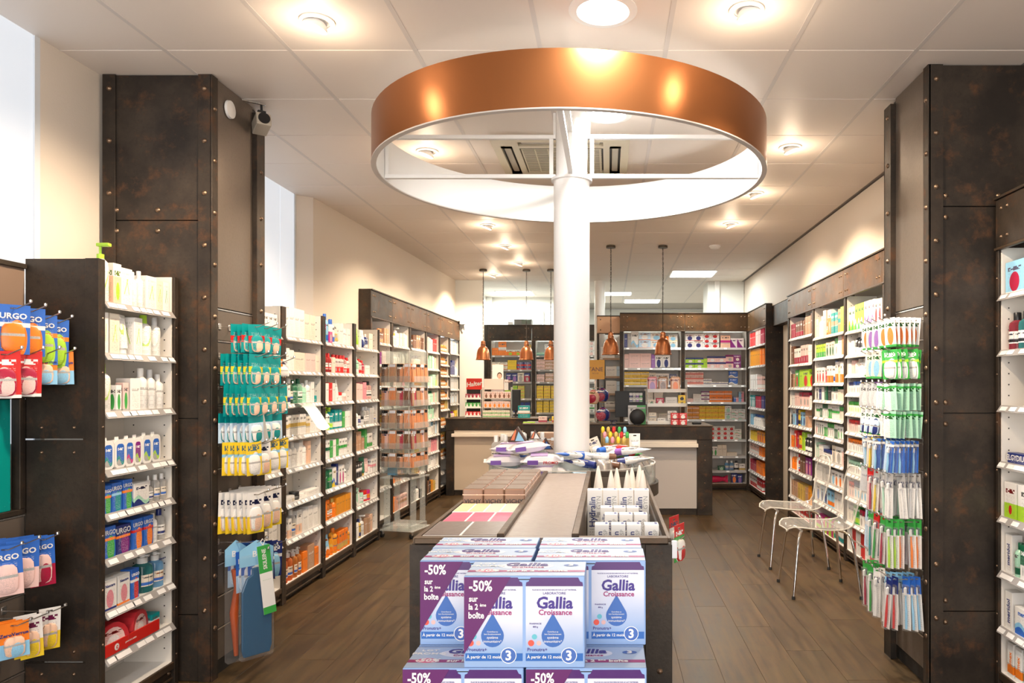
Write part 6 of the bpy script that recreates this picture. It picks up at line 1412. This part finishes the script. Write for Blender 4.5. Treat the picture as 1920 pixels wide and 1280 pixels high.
obj('header_card', MB().cbox(.0, .26, .06, .07, .37, .51, .001).mesh('hc', [mat('pale_pink_card', (.80, .66, .60), .4)]), cd); obj('tester_strip', MB().cbox(.265, .38, .06, .07, .36, .50, .001).mesh('ts', [printed('silver', 'black', 'rose', 'half')]), cd)
for k, (b_, c_, st) in enumerate((('cream', 'green', 'band'), ('rose', 'orange', 'blob'), ('rose', 'brown', 'blob'))):
    rowbox(-1.632, 9.56 + k * .05, .995 + .0105 + k * .12, 5.6, [4.2, 8, 9][k], 6, [2, 1, 1][k], b_, c_, st, lambda i, j: f'{A(b_)} cosmetic box, {ORD[i]} on the {["lower", "middle", "upper"][k]} step{["", " upper layer"][j]}, pink counter display', 'cosmetic boxes in the pink counter display')
po = empty('portrait_poster', T((-1.47, 9.74, .995)), 'white counter poster showing a woman face with dark hair', 'poster')
obj('card', MB().cbox(-.075, .075, -.003, .003, 0, .70, .001).mesh('cd', [PAINTW]), po)
m = MB(); disc(m, .025, .555, .034, -.0036, 0, 24, 1.25); disc(m, .025, .545, .027, -.0040, 1, 24, 1.3); poly(m, [(.002, .47), (.05, .47), (.036, .52), (.014, .52)], -.0038, 1)
disc(m, .014, .553, .0035, -.0043, 0, 10, .5); disc(m, .035, .553, .0035, -.0043, 0, 10, .5); disc(m, .025, .527, .007, -.0043, 2, 12, .4); poly(m, [(.022, .540), (.028, .540), (.026, .552)], -.0043, 3)
obj('face_print', m.mesh('fp', [mat('print_hair', (.06, .03, .02), .5), mat('print_skin', (.72, .46, .34), .5), mat('print_lips', (.6, .15, .12), .5), mat('print_skin_shade', (.58, .34, .24), .5)], fix=False), po)
mn = empty('monitor', T((-1.215, 9.62, .995)), 'black flat screen seen from behind on the far till counter', 'monitor'); obj('screen_back', MB().cbox(-.065, .065, -.012, .012, .09, .37, .004).mesh('sb', [BLK]), mn); obj('stand', MB().cbox(-.012, .012, -.0, .02, .01, .10, .002).cbox(-.06, .06, -.05, .06, 0, .010, .002).mesh('sd', [BLK]), mn)
tbx = place(proto('c', 15, 16, 'teal', 'white', 'stripe', 'orange', 8), T((-1.09, 9.50, .9955)), 'teal box with white band on the far till counter under the pendant'); tbx.name = 'counter_box'
cds = obj('carton_box', MB().cbox(-.07, .07, -.03, .03, 0, .012, .001).mesh('cx', [printed('lime', 'white', 'green', 'plain')]), None, T((-.93, 8.62, .976))); tag(cds, 'flat lime packet lying on the dark middle counter', 'packet')
for k, (x, c_) in enumerate(((-.78, 'rose'), (-.62, 'yellow'), (-.50, 'cream'))):
    o = place(proto('c', 10, 7, c_, 'crimson', 'band', 'grey', 6), T((x, 8.75, .976)), f'{A(c_)} box lying on the dark middle counter behind the column'); o.name = 'counter_box'
# orange sign stand and round pouches behind the column
os_ = empty('orange_sign', T((-.155, 8.72, .976)), 'ochre sign board on a pole, partly hidden by the white column', 'sign')
obj('sign_board', MB().cbox(-.13, .115, -.006, .006, .515, .745, .002).mesh('sb', [mat('ochre_sign', (.72, .36, .01), .4)]), os_); obj('pole', MB().tube([(0, .01, .01), (0, .01, .52)], .006, 8).mesh('po', [CHROME]), os_); obj('foot_plate', MB().lathe([(.06, 0), (.06, .008), (0, .012)], 20).mesh('fp', [CHROME]), os_)
obj('lettering', text_mesh('TANE', .068, 'brown', .01, 0, 1.05), os_, T((.005, -.0068, .632))); obj('lettering', text_mesh('N S I E', .026, 'brown', .0, 0, 1), os_, T((.005, -.0068, .585)))
obj('cross_arm', MB().tube([(-.0, .0, .41), (.09, -.02, .42)], .003, 6).tube([(-.0, .0, .41), (-.05, -.05, .41)], .003, 6).mesh('ca', [PEG]), os_)
for k, (x, y, z, c_) in enumerate(((-.070, 8.66, 1.30, 'navy'), (-.175, 8.64, 1.28, 'peach'), (-.06, 8.60, 1.075, 'navy'))):
    o = obj('round_pouch', MB().lathe([(0, -.085), (.045, -.078), (.075, -.04), (.085, 0), (.075, .04), (.04, .07), (.015, .075), (.02, .09), (0, .092)], 18, sy=.6).mesh('rp', [printed(c_, 'crimson', 'gold', 'blob')], smooth=True), None, T((x, y, z)))
    tag(o, ['dark blue round pouch hanging under the ochre sign', 'peach round pouch hanging close to the column', 'dark blue round pouch low on the middle counter'][k], 'pouch')
    obj('red_bow', MB().cbox(-.035, .035, -.02, .02, .062, .078, .006).mesh('rb', [mat('cap_crimson', 'crimson', .32)]), o); obj('loop', MB().tube([(0, 0, .09), (0, 0, .125)], .003, 5).mesh('lp', [mat('cap_gold', 'gold', .32)]), o)
# near till
mo = empty('monitor', T((.255, 8.38, .98)), 'wide black monitor seen from behind on the near till counter', 'monitor'); obj('screen_back', MB().cbox(-.175, .175, -.015, .015, .075, .375, .004).mesh('sb', [BLK]), mo); obj('stand', MB().cbox(-.02, .02, .0, .03, .010, .10, .002).cbox(-.09, .09, -.05, .09, 0, .010, .003).mesh('sd', [BLK]), mo)
for i in range(4):
    for j in range(2):
        o = place(proto('c', 3.4, 5, 'white', ['navy', 'grey', 'violet', 'green'][i], 'low' if j else 'band', 'grey', 1.2), T((.245 + i * .038 + .017, 8.35, 1.230 + j * .053)), f'small white sachet card stuck on the monitor back, {["lower", "upper"][j]} row, {ORD[i]} across', 'sachet cards on the monitor back'); o.name = 'sachet_card'
lf = obj('leaflet_panel', MB().cbox(-.10, .10, -.003, .003, 0, .215, .001).mesh('lf', [printed('silver', 'green', 'grey', 'half')]), None, T((.325, 8.20, .981)) @ RX(-6)); tag(lf, 'grey and green leaflet board leaning in front of the monitor', 'leaflet')
bs = empty('round_speaker', T((.325, 8.09, .98)), 'black round tray shaped device standing before the leaflet board', 'device'); obj('body', MB().lathe([(0, -.02), (.06, -.018), (.088, 0), (.06, .018), (0, .02)], 28).mesh('bd', [BLK], smooth=True), bs, T((0, 0, .089)) @ RX(90)); obj('foot', MB().cbox(-.03, .03, -.025, .025, 0, .012, .003).mesh('ft', [BLK]), bs)
dd_ = empty('acrylic_display', T((.44, 8.22, .98)), 'three tier clear acrylic display on the near till counter', 'display stand')
for x in (0, .44): obj('side_wall', MB().cbox(x - .003, x + .003, -.09, .10, 0, .50, .001).mesh('sw', [ACRE]), dd_)
for k, z in enumerate((.004, .20, .36)): obj('tier', MB().cbox(.004, .436, -.09 + .03 * k, .10, z, z + .006, .001).cbox(.004, .436, -.094 + .03 * k, -.089 + .03 * k, z, z + .04, .001).mesh('ti', [ACRE]), dd_)
tp_ = lambda x, y, z, w_, h_, a, b, s, l, n='counter_box', st=1, dd=6: [setattr(place(proto('c', w_, h_, a, b, s, 'grey', dd), T((x, y, .98 + z + j * (h_ / 100 + .001))), l + (f', {["lower", "upper"][j]} one' if st > 1 else '')), 'name', n) for j in range(st)]
tp_(.50, 8.22, .0105, 8, 6, 'cream', 'grey', 'band', 'cream box in the bottom tier of the acrylic display', st=2); tp_(.60, 8.22, .0105, 9, 6, 'white', 'yellow', 'band', 'white box in the bottom tier of the acrylic display')
tp_(.72, 8.22, .0105, 10, 7, 'white', 'grey', 'stripe', 'grey striped box in the bottom tier', st=2); tp_(.49, 8.23, .2065, 8, 7, 'cream', 'darkgreen', 'blob', 'green printed box in the middle tier'); tp_(.585, 8.23, .2065, 9, 9, 'crimson', 'white', 'blob', 'crimson box in the middle tier')
tp_(.71, 8.23, .2065, 13, 10, 'silver', 'white', 'plain', 'silver box in the middle tier'); tp_(.83, 8.23, .2065, 8, 6, 'yellow', 'black', 'blob', 'yellow box in the middle tier', st=2)
for k, (x, c_, l) in enumerate(((.50, 'pink', 'clear bag of bright pink sweets on top of the acrylic display'), (.62, 'tan', 'clear bag of tan sweets on top of the acrylic display'), (.76, 'peach', 'clear bag of pale sweets on top of the acrylic display'))):
    o = obj('sweets_bag', MB().cbox(-.055, .055, -.03, .03, 0, .17, .015).mesh('sb', [printed(c_, ['violet', 'brown', 'orange'][k], 'red', 'blob', .15)]), None, T((x, 8.26, 1.347))); tag(o, l, 'bag'); obj('crimped_top', MB().cbox(-.06, .06, -.003, .003, .171, .20, .001).mesh('ct', [FILM]), o)
for i in range(2):
    for j in range(2): o = place(proto('c', 8.6, 6.6, 'red', 'white', 'blob', 'black', 5), T((.735 + i * .09, 8.06, .981 + j * .068)), f'red box with white mark before the acrylic display, {["lower", "upper"][j]} {["inner", "outer"][i]} of four', 'red boxes on the near till counter'); o.name = 'counter_box'
ms = obj('card_reader', MB().cbox(-.05, .05, -.04, .04, 0, .022, .006).mesh('ms', [BLK]), None, T((1.0, 8.25, .981))); tag(ms, 'small black puck on the near till counter beside the post', 'device')
kb = obj('keyboard', MB().cbox(-.07, .07, -.03, .03, 0, .02, .006).mesh('kb', [BLK]), None, T((.16, 8.12, .981))); tag(kb, 'small black keypad on the near till counter, beside the monitor foot', 'keypad')
# ================================================================== CAMERAS, PAPER
cc = empty('security_camera', T((-1.83, 3.86, 2.80)) @ RZ(38), 'beige box security camera hanging at the riveted pillar top', 'camera')
obj('camera_body', MB().cbox(-.036, .036, -.055, .06, -.034, .034, .004).mesh('cb', [mat('beige_plastic', (.48, .42, .34), .4)]), cc, RX(-14)); obj('lens_ring', MB().lathe([(.029, -.064), (.029, -.050), (.0, -.050)], 20).lathe([(0, -.058), (.024, -.060), (.0, -.061)], 20).mesh('lr', [BLK], smooth=True), cc, RX(-14) @ RX(90) @ Matrix.Scale(-1, 4, (0, 0, 1)))
obj('mount_arm', MB().tube([(0, .0, .034), (0, 0, .07), (0, .005, .105)], .006, 8).cbox(-.02, .02, -.012, .012, .05, .068, .002).mesh('ma', [BLK]), cc); obj('ceiling_rail_arm', MB().cbox(-.10, .02, -.006, .006, .100, .109, .001).mesh('cr', [PEG]), cc)
obj('cable', MB().tube([(0, .06, 0), (-.02, .12, .0), (-.06, .16, .05), (-.07, .18, .09)], .004, 6).mesh('cbl', [RUB]), cc)
jb = obj('junction_plate', MB().lathe([(.045, 0), (.043, .012), (.0, .016)], 20).mesh('jp', [PAINTW], smooth=True), PLf); jb.matrix_local = T((-1.898, 3.66, 2.80)) @ RY(90)
c2 = empty('security_camera', T((-2.06, 10.29, 2.30)) @ RZ(-35), 'small camera on the return wall above the last shelf bay', 'camera'); obj('camera_body', MB().cbox(-.03, .03, -.06, .05, -.025, .025, .003).mesh('cb', [PAINTW]), c2); obj('lens_ring', MB().cbox(-.018, .018, -.066, -.061, -.018, .018, .004).mesh('l', [BLK]), c2); obj('mount_arm', MB().tube([(0, .03, -.02), (0, .04, -.09), (0, .05, -.10)], .006, 6).mesh('m', [BLK]), c2)
vs = []; fs = []
for i in range(9):
    u = i / 8
    for j in range(5):
        v = j / 4 - .5; vs.append((v * .10, -.26 * u, -.13 * u * u + .018 * math.sin(u * 5) + .02 * v * v * 4))
for i in range(8):
    for j in range(4): a = i * 5 + j; fs.append((a, a + 1, a + 6, a + 5))
pp = obj('paper_leaflet', MB().add(vs, fs).mesh('pl', [mat('mint_paper', (.62, .80, .72), .5)], smooth=True), None, T((-2.10, 4.95, 1.27)) @ RZ(60)); tag(pp, 'curling pale mint leaflet sticking out from the first low bay', 'leaflet')
sc_ = empty('scale', T((-1.35, 11.68, 2.375)), 'grey device with a dial standing on top of the sweets back bay', 'device'); obj('body', MB().cbox(-.14, .14, -.1, .1, 0, .10, .01).mesh('b', [mat('grey_device', (.20, .20, .19), .4)]), sc_); obj('dial', MB().cbox(-.02, .12, -.106, -.101, .02, .085, .004).mesh('d', [mat('dial_green', (.12, .16, .12), .3)]), sc_); obj('side_unit', MB().cbox(-.24, -.16, -.08, .08, 0, .06, .006).mesh('su', [PAINTW]), sc_)
# ================================================================== KIND NAMES BY DEPARTMENT
KN = {'pillar bay': 'dermocare', 'first low bay': 'lotion', 'second low bay': 'lotion', 'third low bay': 'lotion', 'hidden bay': 'lotion', 'chair-wall end bay': 'supplement', 'chair-wall middle bay': 'supplement', 'syrup bay': 'remedy', 'toothbrush-side bay': 'remedy',
      'corner side bay': 'pharmacy', 'back monitor bay': 'medicine', 'back corner bay': 'medicine', 'sweets back bay': 'medicine', 'mid back bay': 'medicine', 'column back bay': 'medicine', 'angled copper bay': 'medicine', 'toothpaste cabinet': 'toothpaste'}
for o in list(COL.objects):
    if o.parent is None and 'label' in o and o.name.split('.')[0] == 'carton':
        g = o.get('group', ''); k = 'beauty'
        for s_, v in KN.items():
            if s_ in g: k = v
        if 'table' in g: k = 'intimate_care'
        if 'toothpaste' in g: k = 'toothpaste'
        o.name = k + '_carton'
dup = {k: v for k, v in LABELS.items() if len(v) > 1}
if dup: print('DUPLICATE LABELS', len(dup), list(dup.items())[:6])
rt = obj('red_tray', MB().cbox(0, .36, -.004, .002, 0, .05, .001).cbox(0, .004, .0025, .11, 0, .05, .001).mesh('rt', [mat('tray_red', (.62, .015, .01), .35)]), None, bA.M @ T((.035, -.004, LV_A[7] + .006))); tag(rt, 'red cardboard tray front before the red zip cases', 'tray')
obj('white_mark', MB().lathe([(.014, 0), (.014, .0006), (0, .0007)], 20).mesh('wm', [GW]), rt, T((.07, -.0042, .025)) @ RX(90)); obj('lettering', text_mesh('c', .026, 'red', .03), rt, T((.07, -.0055, .026))); obj('lettering', text_mesh('premiers soins', .012, 'white', .0), rt, T((.16, -.0048, .025)))
